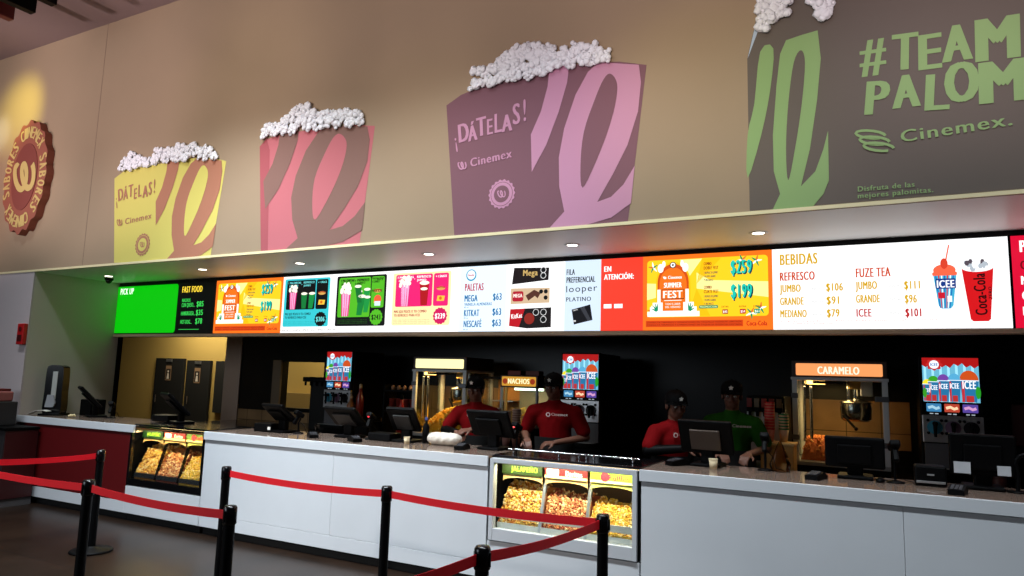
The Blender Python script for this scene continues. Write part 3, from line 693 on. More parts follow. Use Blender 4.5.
# drinks
t, mb, w = screen('wide white drinks price screen with two pictured cups', -.755, .855)
mb.rect(0, w, 0, Hs, .003, WH)
ye, orr, rdd, gr = em((226, 178, 20)), em((214, 74, 30)), em((196, 28, 34)), em((200, 200, 200))
mb.text('BEBIDAS', .06, .53, .09, 0, ye, w=.285, off=.03); mb.text('REFRESCO', .057, .40, .07, 0, orr, w=.265, off=.035)
for a, z, pz, ww in (('JUMBO', .305, '$106', .16), ('GRANDE', .20, '$91', .18), ('MEDIANO', .098, '$79', .20)):
    mb.text(a, .055, z, .062, 0, ye, w=ww, off=.035); mb.text(pz, .402, z, .062, 0, ye, w=.122 if len(pz) == 4 else .092, off=.035); mb.text('(900 ml)', .285, z+.01, .022, 0, gr, w=.10, off=.01)
    if z > .15: mb.rect(.05, .55, z-.022, z-.019, -.0008, gr)
mb.text('FUZE TEA', .618, .405, .072, 0, orr, w=.24, off=.035)
for a, z, pz, c in (('JUMBO', .31, '$111', ye), ('GRANDE', .205, '$96', ye), ('ICEE', .10, '$101', rdd)):
    mb.text(a, .613, z-(.0 if a != 'ICEE' else .004), .062, 0, c if c is ye else rdd, w={'JUMBO': .15, 'GRANDE': .165, 'ICEE': .105}[a], off=.035); mb.text(pz, .945, z-.008, .062, 0, c, w=.105 if len(pz) == 4 else .08, off=.035); mb.text('(1050 ml)', .82, z+.01, .022, 0, gr, w=.11, off=.01)
    if z > .15: mb.rect(.61, 1.12, z-.024, z-.021, -.0008, gr)
for j in range(2): mb.text('los precios pueden cambiar sin previo aviso consulta terminos', .05, .062-.02*j, .011, 0, em((200, 120, 110)), w=(1.1, .4)[j], off=.01)
cup0 = len(mb.v)
# slush cup picture
mb.stroke([(1.345, .50), (1.385, .655)], .012, 0, em((240, 90, 60))); mb.disc(1.335, .50, .033, -.001, em((230, 70, 45)), rz=.045); mb.disc(1.335, .445, .1, 0, em((238, 96, 66)), rz=.05)
mb.rrect(1.225, 1.445, .40, .43, -.001, em((238, 96, 66)), .012)
mb.py([(1.235, .40), (1.44, .405), (1.40, .15), (1.375, .125), (1.295, .125), (1.27, .15)], -.0005, em((70, 185, 225)))
for q in range(7): mb.py([(1.25+.026*q, .40), (1.25+.026*q+.012, .40), (1.28+.014*q+.008, .13), (1.28+.014*q, .13)], -.001, em(((30, 110, 190), (214, 30, 50), (235, 245, 250))[q % 3]))
mb.rrect(1.25, 1.43, .29, .375, -.002, em((24, 60, 140)), .01); mb.text('ICEE', 1.262, .30, .062, -.003, em((250, 250, 255)), w=.155, off=.04)
mb.rect(1.27, 1.33, .21, .26, -.002, em((214, 30, 50))); mb.rect(1.35, 1.39, .18, .23, -.002, em((235, 245, 250)))
for i in range(cup0, len(mb.v)):
    a, b, c = mb.v[i]; mb.v[i] = (1.212+(a-1.337)*.72, b, .30+(c-.295)*.90)
cup0 = len(mb.v)
# cola cup picture
mb.py([(1.455, .425), (1.72, .44), (1.675, .06), (1.655, .045), (1.53, .045), (1.51, .06)], .0005, em((222, 24, 30)))
mb.xf(Matrix.Identity(4)); mb.disc(1.588, .435, .134, -.001, em((245, 245, 248)), rz=.035)
rr = random.Random(3)
for q in range(16): mb.disc(1.588+rr.uniform(-.1, .1), .44+rr.uniform(-.015, .04), rr.uniform(.012, .028), -.0015-.0001*q, em(((235, 238, 242), (90, 80, 90), (190, 200, 210))[q % 3]), seg=6)
mb.text('Coca-Cola', 1.65, .09, .10, -.002, em((40, 8, 10)), w=.30, off=.03, ang=math.pi/2+.02); mb.text('ZERO', 1.695, .20, .028, -.002, em((40, 8, 10)), w=.09, off=.02, ang=math.pi/2)
for i in range(cup0, len(mb.v)):
    a, b, c = mb.v[i]; mb.v[i] = (1.418+(a-1.588)*.74, b, .27+(c-.26)*1.02)
mb.build('display', t)
t, mb, w = screen('red popcorn price screen cut off at the right end of the row', .872, 2.6)
mb.rect(0, w, 0, Hs, .003, em((232, 14, 56)))
mb.text('PALOMITAS', .05, .545, .085, 0, wt2, w=.42, off=.03)
for a, z, c in (('CLASICAS', .42, em((120, 10, 20))), ('MEDIANA', .31, wt2), ('GRANDE', .20, wt2), ('MEGA', .09, wt2)): mb.text(a, .05, z, .062, 0, c, off=.03, sx=.6)
mb.build('display', t)
# ------------------------------------------------------------------ counter
def body(x0, x1, seams, label, m=M_white, z1=.92):
    t = thing('service_counter', label, 'counter', (x0, FY, 0)); w = x1-x0
    mb = MB(); e = [0]+[q-x0 for q in seams]+[w]
    for a, b in zip(e[:-1], e[1:]): mb.box(a+.001, b-.001, .015, .66, .08, z1-.004, M_white, .002)
    mb.build('cabinet', t)
    mb = MB()
    for a, b in zip(e[:-1], e[1:]): mb.box(a+.001, b-.001, 0, .015, .2, z1-.004, m, .002)
    mb.build('front_panel', t)
    MB().box(0, w, 0, .015, .08, .198, M_white, .002).build('skirting', t)
    MB().box(.01, w-.01, .05, .62, 0, .08, M_void).build('plinth', t)
    return t
body(-9.32, -7.20, [], 'counter base with a dark red front panel at the left end', M_red)
body(-6.02, -2.76, [-4.34], 'long white counter base between the two popcorn display cases')
body(-1.52, 3.2, [.098, 1.7], 'white counter base at the right, beyond the bright popcorn case')
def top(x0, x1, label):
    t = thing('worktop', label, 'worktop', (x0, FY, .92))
    MB().box(0, x1-x0, .006, .70, .0, .08, M_quartz_shaded, .003).build('stone_slab', t)
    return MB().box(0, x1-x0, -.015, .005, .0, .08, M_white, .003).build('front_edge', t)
MC['front_edge'] = M_quartz_shaded
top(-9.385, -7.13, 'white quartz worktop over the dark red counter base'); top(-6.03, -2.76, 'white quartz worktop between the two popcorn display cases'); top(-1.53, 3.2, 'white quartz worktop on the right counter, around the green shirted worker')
# popcorn display cases
def case(x0, x1, label, silver):
    w = x1-x0; t = thing('popcorn_display_case', label, 'display case', (x0, FY, 0), group='popcorn display cases in the counter')
    zb, zt = .37, .995
    MB().box(0, w, .0, .66, .08, zb-.01, M_white, .003).box(.01, w-.01, .04, .6, 0, .08, M_void).build('base_cabinet', t)
    fm = M_silver if silver else M_blackg; q = .035 if silver else .015
    fr = MB()
    y0 = -.02 if silver else .0
    fr.box(.015, .015+q, y0, .04, zb, zt-.005, fm, .003).box(w-.015-q, w-.015, y0, .04, zb, zt-.005, fm, .003)
    fr.box(.015+q, w-.015-q, y0, .04, zt-.005-q, zt-.005, fm, .003).box(.015+q, w-.015-q, y0+.004, .04, zb, zb+(.09 if silver else .07), M_silver if silver else M_blackg, .003)
    fr.build('frame', t)
    MB().box(0, .013, .0, .6, zb, zt-.01, M_black).box(w-.013, w, .0, .6, zb, zt-.01, M_black).box(.013, w-.013, .6, .62, zb, zt, mat('case_inner', (120, 100, 80), .35, metal=.4)).box(.013, w-.013, .02, .6, zb-.01, zb+.01, M_steeld).build('shell', t)
    MB().box(0, w, .04, .64, zt-.005, zt+.015, M_blackg, .003).build('lid', t)
    n = 3; bw = (w-.10)/n
    ml = (em((235, 245, 170)) if silver else em((200, 200, 120)))
    Gs = [(40, 60, 20), (120, 20, 24), (150, 190, 40)] if silver else [(20, 60, 24), (150, 24, 30), (90, 130, 40)]
    lit = []
    for k in range(n):
        a = .05+bw*k; b = a+bw
        # slanted divider
        if k: MB().prismx([(.035, zb+.08), (.05, zb+.08), (.20, zt-.06), (.17, zt-.06)], a-.012, a+.012, M_steel if silver else M_blackg).build('divider', t)
        mb = MB(); mm = mat('flavour_strip_%d_%d' % (k, silver), Gs[k], .5); z0, z1 = zt-.13, zt-.05
        yA = .10
        mb.box(a+.012, b-.012, yA, yA+.01, z0, z1, mm)
        if k != 0 and silver or k == 1 or k == 2: mb.rect(a+.012, b-.012, z0, z0+.02, yA-.001, mat('strip_cream', (240, 220, 150), .6))
        word = ('JALAPEÑO', 'Doritos', 'Ruffles')[k]; cl = mat('strip_ink_%d' % k, ((150, 200, 50), (250, 240, 230), (200, 30, 50))[k], .5)
        mb.text(word, a+bw*(.25, .5, .42)[k], z0+.025, .04, yA-.002, cl, w=bw*(.62, .36, .42)[k], off=.03)
        if k == 1: mb.rrect(a+.03, a+.13, z0+.022, z1-.01, yA-.002, cl, .01)
        if k == 2: mb.disc(a+bw*.34, z0+.045, .035, yA-.0015, cl)
        mb.build('flavour_label', t)
        # arched bin hood and bin
        ah = [(a+.015, zt-.13), (b-.015, zt-.13), (b-.015, zt-.19)]+[((a+b)/2+(bw/2-.015)*math.cos(q), zt-.19+.035*math.sin(q)) for q in [math.pi*j/10 for j in range(1, 10)]]+[(a+.015, zt-.19)]
        MB().prism(ah, .115, .118, mat('hood_cream_%d' % k, ((225, 190, 130), (230, 190, 130), (225, 225, 120))[k], .6)).build('hood', t)
        lip = mat('white_acrylic', (235, 235, 232), .4) if silver else mat('smoke_acrylic', (70, 70, 76), .3)
        mb = MB().box(a+.008, b-.008, .046, .052, zb+.085, zb+.13, lip)
        if silver: mb.box(a+.008, b-.008, .046, .052, zb+.165, zb+.215, lip)
        mb.build('bin_front', t)
        # popcorn
        rnd = random.Random(int(x0*10)+k); pm = MB()
        cs = ((238, 196, 96), (214, 150, 100) if k == 1 else (240, 200, 90), (240, 206, 90))[k]
        A = mat('popcorn_%s_a' % ('mixed', 'red', 'gold')[k], cs, .8); B = mat('popcorn_%s_b' % ('mixed', 'red', 'gold')[k], ((190, 120, 50), (160, 70, 50), (226, 170, 60))[k], .8); Cc = mat('popcorn_pale', (250, 232, 180), .8)
        zlo = zb+.10; zhi = zb+.40-.03*k
        pm.prismx([(.05, zlo-.04), (.05, zlo+.02), (.20, zhi-.035), (.45, zhi-.03), (.45, zlo-.04)], a+.012, b-.012, B)
        for q in range(760):
            u = rnd.random(); xx = rnd.uniform(a+.018, b-.018)
            if silver and u < .0: continue
            yy = .062+.15*u+(.9*(u-.85) if u > .85 else 0); zz = zlo+.03+(zhi-zlo-.03)*min(1, u*1.05)+.012*math.sin(xx*17)*u+rnd.uniform(-.006, .006)
            kern(pm, (xx, yy, zz), .0135, (A, A, B, Cc)[rnd.randrange(4)], rnd)
        for q in range(90):
            kern(pm, (rnd.uniform(a+.028, b-.028), .062, rnd.uniform(zlo-.01, zlo+.05)), .011, (A, B)[rnd.randrange(2)], rnd)
        side = 'in the bright silver framed case' if silver else 'in the black framed case beside the dark red panel'
        lb = ('golden popcorn heap in the left bin, ', 'reddish popcorn heap in the middle bin, ', 'yellow popcorn heap in the right bin, ')[k]
        pm.build('popcorn_heap', label=lb+side, cat='popcorn', kind='stuff', group='popcorn in the display cases', loc=(x0, FY, 0))
    g = MB().box(.05, w-.05, .012, .016, zb+(.09 if silver else .07), zt-.04, M_glass); g.build('glass_pane', t)
    tb = MB().cyl((.06, .32, zt-.03), (w-.06, .32, zt-.03), .012, mat('case_lamp_glow', (255, 214, 150), emit=6)); tb.build('lamp_tube', t)
    o = lamp('case_light', 'AREA', (x0+w/2, FY+.034, zt-.05), 10 if silver else 9, (1, .84, .55) if silver else (1, .74, .38), (x0+w/2, FY+.10, .4), w-.15, .025)
    return t
case(-7.20, -6.03, 'black framed popcorn display case beside the dark red counter panel', False)
case(-2.75, -1.53, 'bright silver framed popcorn display case in the middle of the counter', True)
# left lobby cabinet
t = thing('side_cabinet', 'low dark cabinet with wine red side panel against the pale wall, far left', 'cabinet', (-8.85, FY-.025, 0))
MB().box(-1.6, -.012, -.37, 0, .08, .86, mat('dark_slate_laminate', (44, 40, 42), .4), .004).build('body', t)
MB().box(-.011, 0, -.36, -.01, .09, .85, mat('dark_wine_laminate', (62, 16, 18), .4), .003).build('side_panel', t)
MB().box(-1.62, .012, -.39, .0, .86, .89, M_black, .004).build('top', t)
MB().box(-1.58, -.02, -.34, 0, 0, .08, mat('grey_plinth', (90, 88, 90), .6)).build('plinth', t)
t = thing('ticket_kiosk', 'dark grey machine with a pinkish top part on the far left cabinet, cut off', 'kiosk', (-9.2, 4.70, .89))
MB().box(-.35, 0, -.13, .13, 0, .28, mat('charcoal_metal', (40, 38, 40), .5), .01).build('body', t)
MB().box(-.3, -.05, -.1, .1, .28, .40, mat('pink_plastic', (150, 84, 80), .6), .02).box(-.3, -.1, -.09, .09, .40, .43, M_red, .008).build('hopper', t)
# ------------------------------------------------------------------ back counter
bc = thing('back_counter', 'dark back counter along the kitchen wall carrying the machines', 'counter', (0, 0, 0))
MB().box(-8.4, 3.2, 6.52, 7.55, .08, .86, mat('taupe_laminate', (122, 104, 92), .6), .003).build('cabinet', bc)
MB().box(-8.42, 3.2, 6.5, 7.57, .86, .9, M_blackg, .004).build('worktop', bc)
MB().box(-8.4, 3.2, 6.6, 7.5, 0, .08, M_void).build('plinth', bc)
BZ = .9
# ------------------------------------------------------------------ popcorn machines
def popper(x, w, h, label, sign, glow, warm, head):
    t = thing('popcorn_machine', label, 'popcorn machine', (x, 6.7, BZ), group='glass popcorn machines on the back counter')
    D = .62; z0 = .04; zg = h-.17
    MB().box(0, w, 0, D, 0, z0, M_black, .004).box(.0, w, 0, D, z0, z0+.035, M_steeld, .004).box(.03, w-.03, .03, D-.03, z0+.035, z0+.04, M_steel).build('base', t)
    for a in (0, w-.045):
        for b in (0, D-.04):
            MB().box(a, a+.045, b, b+.04, z0+.035, zg, M_silver, .003).build('post', t)
    MB().box(-.008, w+.008, -.01, D, zg, zg+.025, M_silver, .003).box(.0, w, 0, D, zg+.025, h, mat('header_dark', (58, 40, 34), .5), .006).build('header', t)
    s = MB().rrect(.035, w-.035, zg+.04, h-.025, -.004, glow, .01)
    if sign: s.text(sign, w*.5, zg+.055, .065, -.006, em((255, 240, 215), 1.2), w=w*.44, off=.035, align='c')
    s.build('lit_sign', t)
    MB().box(.045, w-.045, .008, .013, z0+.04, zg-.005, M_glass).build('glass_pane', t)
    MB().box(.008, .013, .045, D-.045, z0+.04, zg-.005, M_glass).build('glass_pane', t)
    MB().box(w-.013, w-.008, .045, D-.045, z0+.04, zg-.005, M_glass).build('glass_pane', t)
    for a, z in ((-.006, zg-.16), (-.006, zg-.52), (w-.10, zg-.17), (w-.10, zg-.55)):
        MB().box(a, a+.106 if a > 0 else a+.06, -.014, 0, z, z+.045, mat('hinge_grey', (90, 92, 98), .4, metal=.5), .004).build('hinge', t)
    # kettle and its arm
    kx, ky, kz = w*.66, D*.5, zg-.33
    kt = MB().lathe([(.0001, -.02), (.10, -.02), (.125, 0), (.13, .10), (.12, .13), (.12, .135), (.135, .14), (.12, .15), (.03, .175), (.0001, .178)], (kx, ky, kz), mat('kettle_steel', (150, 146, 140), .22, metal=1)).build('kettle', t)
    MB().cyl((kx-.10, ky-.1, kz+.03), (kx+.0, ky-.15, kz-.08), .011, M_black).ball((kx+.0, ky-.15, kz-.08), .017, M_black).build('kettle_handle', kt)
    MB().cyl((kx, ky, kz+.17), (kx, ky, zg-.01), .022, M_chrome).cyl((kx-.06, ky, kz+.15), (kx-.06, ky, zg), .012, M_chrome).box(kx+.04, kx+.14, ky-.05, ky+.05, zg-.13, zg, M_steel, .006).box(kx-.05, kx+.05, ky-.05, ky+.05, zg-.07, zg-.0, mat('brass', (190, 150, 90), .3, metal=1), .006).build('kettle_arm', t)
    MB().cyl((w*.12, .1, z0+.2), (w*.12, .1, zg), .012, M_chrome).cyl((w*.19, .12, z0+.1), (w*.19, .12, zg), .014, M_chrome).build('guide_rod', t)
    MB().cyl((w*.15, .10, zg-.02), (w*.35, .10, zg-.02), .016, mat('lamp_warm_glow', (255, 190, 100), emit=8)).build('lamp', t)
    MB().box(w*.22, w*.55, .06, .3, zg-.03, zg-.005, M_black, .003).build('lamp_hood', t)
    lamp('popper_light', 'AREA', (x+w*.32, 6.7+.22, BZ+zg-.05), warm, (1, .62, .22), (x+w*.30, 6.7+.3, 0), w*.5, .3)
    return t
popper(-.69, .75, .945, 'popcorn machine with an orange lit header sign, right of the green shirted worker', 'CARAMELO', em((250, 160, 96), 1.1), 7, (0))
popper(-4.78, .72, .935, 'popcorn machine with a blank yellow white lit header, behind the leftmost red shirt', '', em((255, 246, 180), 1.3), 10, (0))
def heap(x0, x1, y0, y1, z0, hgt, peak, cols, label, n, r, seed):
    rnd = random.Random(seed); pm = MB(); ms = [mat('machine_popcorn_%d_%d_%d' % c, c, .8) for c in cols]
    def H(x, y): return z0+hgt*max(.12, 1-((x-peak)/(x1-x0))**2*2.2)*(1-.25*abs((y-y0)/(y1-y0)-.4))
    N = 14; v = []; f = []
    for i in range(N+1):
        for j in range(N+1):
            x = x0+(x1-x0)*i/N; y = y0+(y1-y0)*j/N; v.append((x, y, H(x, y)-.008 if 0 < i < N and 0 < j < N else z0))
    for i in range(N):
        for j in range(N): f.append((i*(N+1)+j, (i+1)*(N+1)+j, (i+1)*(N+1)+j+1, i*(N+1)+j+1))
    pm.add(v, f, ms[1], True)
    for _ in range(n):
        x, y = rnd.uniform(x0+.02, x1-.02), y0+(y1-y0)*rnd.random()**1.6
        kern(pm, (x, y+.012, rnd.uniform(z0, H(x, y)) if y < y0+.05 else H(x, y)), r, rnd.choice(ms), rnd)
    return pm.build('popcorn_heap', label=label, cat='popcorn', kind='stuff')
heap(-.635, -.05, 6.75, 7.25, BZ+.082, .20, -.5, ((226, 140, 70), (170, 84, 34), (240, 170, 100)), 'caramel brown popcorn heaped in the machine with the orange sign', 700, .012, 7)
heap(-4.72, -4.12, 6.75, 7.25, BZ+.082, .30, -4.28, ((250, 206, 70), (226, 160, 30), (255, 226, 120)), 'bright yellow popcorn heaped in the machine with the blank lit header', 1100, .014, 8)
# ------------------------------------------------------------------ slush machines
def slush(x, label):
    t = thing('slush_machine', label, 'drinks machine', (x, 6.70, BZ), group='frozen drink machines on the back counter')
    w = .42
    MB().box(-.012, w+.012, .03, .6, .0, .99, M_black, .008).box(.0, w, .0, .06, .58, .995, M_black, .004).build('cabinet', t)
    mb = MB(); S = 1.0; Y = -.002
    x0, x1, z0, z1 = .015, w-.015, .625, .98
    mb.rect(x0, x1, z0, z1, Y, em((110, 190, 220)))
    for q in range(7): mb.rect(x0+.055*q+.01, x0+.055*q+.028, z0, z1, Y-.0005, em((150, 215, 238)))
    top = [(x0, z1), (x1, z1), (x1, z1-.06)]+[(x1-(x1-x0)*j/14, z1-.05-.025*(j % 2)-.01*math.sin(j)) for j in range(1, 14)]+[(x0, z1-.06)]
    mb.py(top, Y-.001, em((180, 22, 22)))
    mb.disc(.10, z1-.055, .055, Y-.002, em((205, 40, 40)), lobes=8, la=.12, rz=.045); mb.disc(.10, z1-.055, .034, Y-.003, em((230, 240, 250))); mb.text('ICEE', .10, z1-.066, .022, Y-.004, em((30, 80, 170)), w=.052, off=.04, align='c')
    for cx, wd, zt, col, kcol in ((.045, .065, .765, (236, 214, 40), 0), (.09, .078, .785, (60, 170, 40), 0), (.16, .085, .795, (120, 70, 170), 0), (.235, .088, .80, (90, 180, 225), 0), (.335, .13, .80, (214, 84, 30), 0)):
        zb = z0+.004
        mb.disc(cx, zt, wd*.5, Y-.004, em(col), rz=wd*.62); mb.py([(cx-wd*.5, zt), (cx+wd*.5, zt), (cx+wd*.36, zb), (cx-wd*.36, zb)], Y-.005, em((40, 120, 170)))
        mb.rect(cx-wd*.18, cx+wd*.22, zb, zb+.05, Y-.006, em((190, 50, 50))); mb.rect(cx-wd*.40, cx-wd*.25, zb, zt-.01, Y-.006, em((200, 50, 60)))
        mb.text('ICEE', cx, zt-.065, wd*.48, Y-.007, em((240, 246, 252)), w=wd*.70, off=.03, align='c'); mb.rrect(cx-wd*.52, cx+wd*.52, zt-.003, zt+.003, Y-.007, em((215, 232, 245)), .002)
    mb.disc(x1-.012, z0+.08, .018, Y-.0075, em((40, 160, 40)), rz=.05); mb.disc(x0+.012, z0+.07, .014, Y-.0075, em((60, 160, 40)), rz=.04)
    mb.build('lit_picture', t)
    mb = MB()
    for cx, c, c2 in ((.085, (60, 130, 180), (170, 215, 235)), (.21, (190, 70, 50), (240, 200, 160)), (.335, (90, 70, 160), (220, 160, 210))):
        mb.rrect(cx-.052, cx+.052, .545, .61, Y, em(c), .006); mb.stroke([(cx-.04, .575), (cx-.01, .585), (cx+.015, .57), (cx+.04, .58)], .022, Y-.001, em(c2)); mb.rect(cx-.03, cx-.006, .525, .533, Y+.001, em((170, 180, 190))); mb.rect(cx+.006, cx+.03, .525, .533, Y+.001, em((170, 180, 190)))
    mb.box(0, w, .004, .03, .515, .625, M_black); mb.build('flavour_tags', t)
    MB().box(0, w, -.01, .03, .30, .515, M_steel, .004).box(.01, w-.01, .01, .03, .10, .29, mat('grey_backsplash', (84, 84, 88), .4), .002).build('valve_panel', t)
    for k, cx in enumerate((.085, .21, .335)):
        v = MB().cyl((cx, -.02, .42), (cx, -.01, .42), .055, mat('barrel_window_%d' % k, ((70, 150, 180), (120, 96, 120), (30, 30, 34))[k], .2)).build('barrel_window', t)
        mb = MB().cyl((cx, -.075, .45), (cx, -.01, .45), .019, M_black).cyl((cx, -.06, .46), (cx, -.06, .345), .016, M_black, r1=.011).box(cx-.008, cx+.008, -.10, -.06, .44, .46, M_black, .002)
        for sx in (-1, 1):
            for zz in (.475, .375): mb.ball((cx+sx*.047, -.02, zz), (.012, .012, .012), M_black, 8, 6)
        mb.build('valve', t)
        MB().text('o o', cx, .485, .012, -.012, M_paper, w=.06, off=.02, align='c').build('valve_marks', t)
    MB().box(.0, w, -.12, .03, .06, .10, M_black, .006).box(.02, w-.02, -.11, .0, .10, .104, M_steel).build('drip_tray', t)
    return t
s0 = slush(-6.10, 'frozen drink machine with lit cup picture, at the yellow pass-through, leftmost of three')
copy_tree(s0, (-2.915, 6.70, BZ), 0, 'frozen drink machine with lit cup picture, behind the middle worker above the bright case')
copy_tree(s0, (.298, 6.70, BZ), 0, 'frozen drink machine with lit cup picture, at right beyond the caramel popcorn machine')
# soda fountain behind the green shirt
t = thing('soda_fountain', 'silver soda fountain with black nozzles behind the green shirted worker', 'drinks machine', (-1.08, 6.72, BZ))
MB().box(0, .32, .02, .55, .0, .62, M_black, .006).box(0, .32, -.005, .02, .10, .48, M_silver, .004).build('cabinet', t)
for k in range(5):
    v = MB().box(.005+.063*k, .055+.063*k, -.05, .02, .48, .56, M_black, .006).cyl((.03+.063*k, -.03, .44), (.03+.063*k, -.03, .48), .013, M_black).build('nozzle', t)
    MB().box(.008+.063*k, .052+.063*k, -.055, -.048, .52, .6, mat('flavour_badge_%d' % (k % 3), ((120, 30, 30), (110, 90, 70), (150, 40, 30))[k % 3], .4), .003).build('flavour_badge', v)
MB().box(.0, .32, -.14, .02, 0, .05, M_steel, .004).build('drip_tray', t)
# nacho warmer
t = thing('nacho_warmer', 'lit nacho warmer cabinet with golden header between the two red shirted workers', 'food warmer', (-3.655, 6.75, BZ))
w = .45
MB().box(0, w, 0, .5, 0, .2, M_black, .006).build('base', t)
for a in (0, w-.025): MB().box(a, a+.025, 0, .03, .2, .62, M_steeld, .003).build('post', t)
MB().box(0, w, 0, .5, .62, .75, mat('dark_brown_metal', (60, 34, 24), .5), .006).box(0, w, .47, .5, .2, .62, mat('warmer_back', (170, 150, 110), .4)).build('header', t)
MB().rrect(.02, w-.02, .635, .735, -.003, em((210, 150, 50)), .01).text('NACHOS', w/2, .66, .055, -.005, em((255, 245, 190), 1.2), w=.26, off=.045, align='c').disc(.06, .685, .03, -.0045, em((150, 50, 20))).disc(w-.06, .685, .03, -.0045, em((150, 50, 20))).build('lit_sign', t)
MB().box(.025, w-.025, .01, .014, .2, .62, M_glass).build('glass_pane', t)
MB().cyl((.05, .25, .6), (w-.05, .25, .6), .012, mat('cool_tube', (225, 255, 225), emit=5)).build('lamp_tube', t)
rnd = random.Random(4); mb = MB(); 
for k in range(70):
    c = Vector((rnd.uniform(.06, w-.06), rnd.uniform(.1, .42), .22+rnd.uniform(0, .16))); q = Euler((rnd.uniform(0, 6), rnd.uniform(0, 6), 0)).to_matrix()
    p = [c+q @ Vector(a) for a in ((-.035, -.02, 0), (.035, -.02, 0), (0, .04, 0), (-.035, -.02, .003), (.035, -.02, .003), (0, .04, .003))]
    mb.add(p, [(0, 2, 1), (3, 4, 5), (0, 1, 4, 3), (1, 2, 5, 4), (2, 0, 3, 5)], mat('tortilla_chip', (230, 180, 80), .7))
mb.build('tortilla_chips', label='tortilla chips piled inside the lit warmer cabinet', cat='tortilla chips', kind='stuff', loc=(-3.655, 6.75, BZ))
lamp('warmer_light', 'AREA', (-3.43, 6.98, BZ+.58), .9, (1, .92, .6), (-3.43, 6.98, 0), .3, .2)
for a, c in ((-3.62, (130, 30, 26)), (-3.40, (110, 40, 30))):
    MB().box(0, .16, 0, .12, 0, .05, mat('wine_carton_%d' % c[0], c, .6), .004).build('carton', label='small dark red carton lying on the nacho warmer, ' + ('left one' if a < -3.5 else 'right one'), cat='carton', loc=(a, 6.85, BZ+.75), group='cartons on the nacho warmer')
# added amber lit cabinet, standing in for an orange lit patch of wall
t = thing('added_cabinet', 'added amber lit glass cabinet right of the leftmost worker, behind', 'food warmer', (-4.02, 6.95, BZ))
ma = mat('amber_panel', (205, 140, 70), .6)
MB().box(0, .34, 0, .45, 0, .12, M_black, .004).box(0, .34, .43, .45, .12, .7, ma).box(0, .34, 0, .45, .7, .73, M_black, .004).build('shell', t)
for a in (0, .315): MB().box(a, a+.025, 0, .025, .12, .7, mat('brass_post', (200, 150, 80), .35, metal=.8), .003).build('post', t)
MB().box(.025, .315, .2, .42, .45, .46, M_steel).build('shelf', t)
MB().box(.025, .315, .008, .012, .12, .7, M_glass).build('glass_pane', t)
lamp('added_cabinet_light', 'AREA', (-3.85, 7.15, BZ+.68), .9, (1, .65, .25), (-3.85, 7.2, 0), .25, .25)  # added with the cabinet for the orange glow
# ------------------------------------------------------------------ cups, bottles and rack
def cupstack(loc, n, r, c1, c2, label, group, h=.1, step=.012):
    t = thing('cup_stack', label, 'cups', loc, group=group)
    MB().lathe([(.0001, 0), (r*.68, 0), (r, h), (r*.95, h), (r*.66, .006)], (0, 0, 0), c1, 20).build('cup', t)
    mb = MB()
    for k in range(1, n): mb.lathe([(r*.94, h+step*(k-1)+.001), (r*1.03, h+step*k-.004), (r*1.03, h+step*k), (r*.93, h+step*k)], (0, 0, 0), c2 if k % 2 else c1, 20)
    mb.lathe([(r*.93, h+step*(n-1)), (r*.7, h*.4+step*n)], (0, 0, 0), c2, 20); mb.build('nested_cups', t)
    return t
cr, cr2, cw = mat('cup_red', (206, 34, 40), .5), mat('cup_pinkish', (214, 120, 100), .6), mat('cup_steelgrey', (120, 112, 108), .5)
t = thing('cup_station', 'tan counter box carrying the red cup stack, left of the caramel machine', 'box', (-.90, 6.235, .0))
MB().box(0, .26, 0, .24, 0, 1.13, mat('tan_laminate', (214, 168, 100), .5), .006).build('body', t)
MB().box(-.01, .27, -.01, .25, 1.13, 1.15, mat('tan_top', (232, 196, 136), .35), .004).build('top', t)
cupstack((-.835, 6.33, 1.15), 20, .042, cr2, cr, 'tall stack of red paper cups on the tan box', 'cup stacks at the tan box')
cupstack((-.73, 6.38, 1.15), 12, .040, mat('cup_tan', (206, 168, 130), .6), mat('cup_green', (30, 110, 60), .5), 'shorter stack of tan and green cups right of the red stack', 'cup stacks at the tan box')
for k in range(4):
    cupstack((-3.60+.115*k, 6.60, BZ), (26, 24, 26, 20)[k], .046, mat('cup_rose', (150, 110, 104), .5), cw if k % 2 else mat('cup_silver', (206, 180, 172), .45), 'stack of pinkish silver cups before the nacho warmer, %s' % ('leftmost', 'second from left', 'second from right', 'rightmost')[k], 'cup stacks before the nacho warmer')
for k in range(4):
    MB().lathe([(.0001, 0), (.03, 0), (.042, .13), (.044, .13), (.044, .136), (.038, .136), (.03, .01)], (0, 0, 0), mat('cup_red_faded', (150, 50, 40), .5), 18).build('paper_cup', label='red printed paper cup on the rack left of the lit machine, %s' % ('first', 'second', 'third', 'fourth')[k] + ' from the left', cat='cup', group='red cups on the wall rack', loc=(-5.20+.10*k, 6.9, 1.20))
t = thing('cup_rack', 'dark two tier cup rack beside the yellow lit popcorn machine', 'rack', (-5.27, 6.8, BZ))
MB().box(0, .46, 0, .25, .28, .30, M_black, .003).box(0, .46, 0, .25, .52, .54, M_black, .003).build('shelf', t)
for a in (0, .44):
    MB().box(a, a+.02, 0, .25, 0, .60, M_black, .003).build('side_panel', t)
for k in range(5):
    MB().lathe([(.0001, 0), (.022, 0), (.026, .03), (.012, .055), (.0001, .056)], (0, 0, 0), mat('lid_tan', (150, 110, 84), .5), 12).build('plastic_dome', label='small tan plastic dome on the upper tier of the dark rack, %s from the left' % ('first', 'second', 'third', 'fourth', 'fifth')[k], cat='plastic dome', group='plastic domes on the dark rack', loc=(-5.20+.085*k, 6.9, BZ+.54))
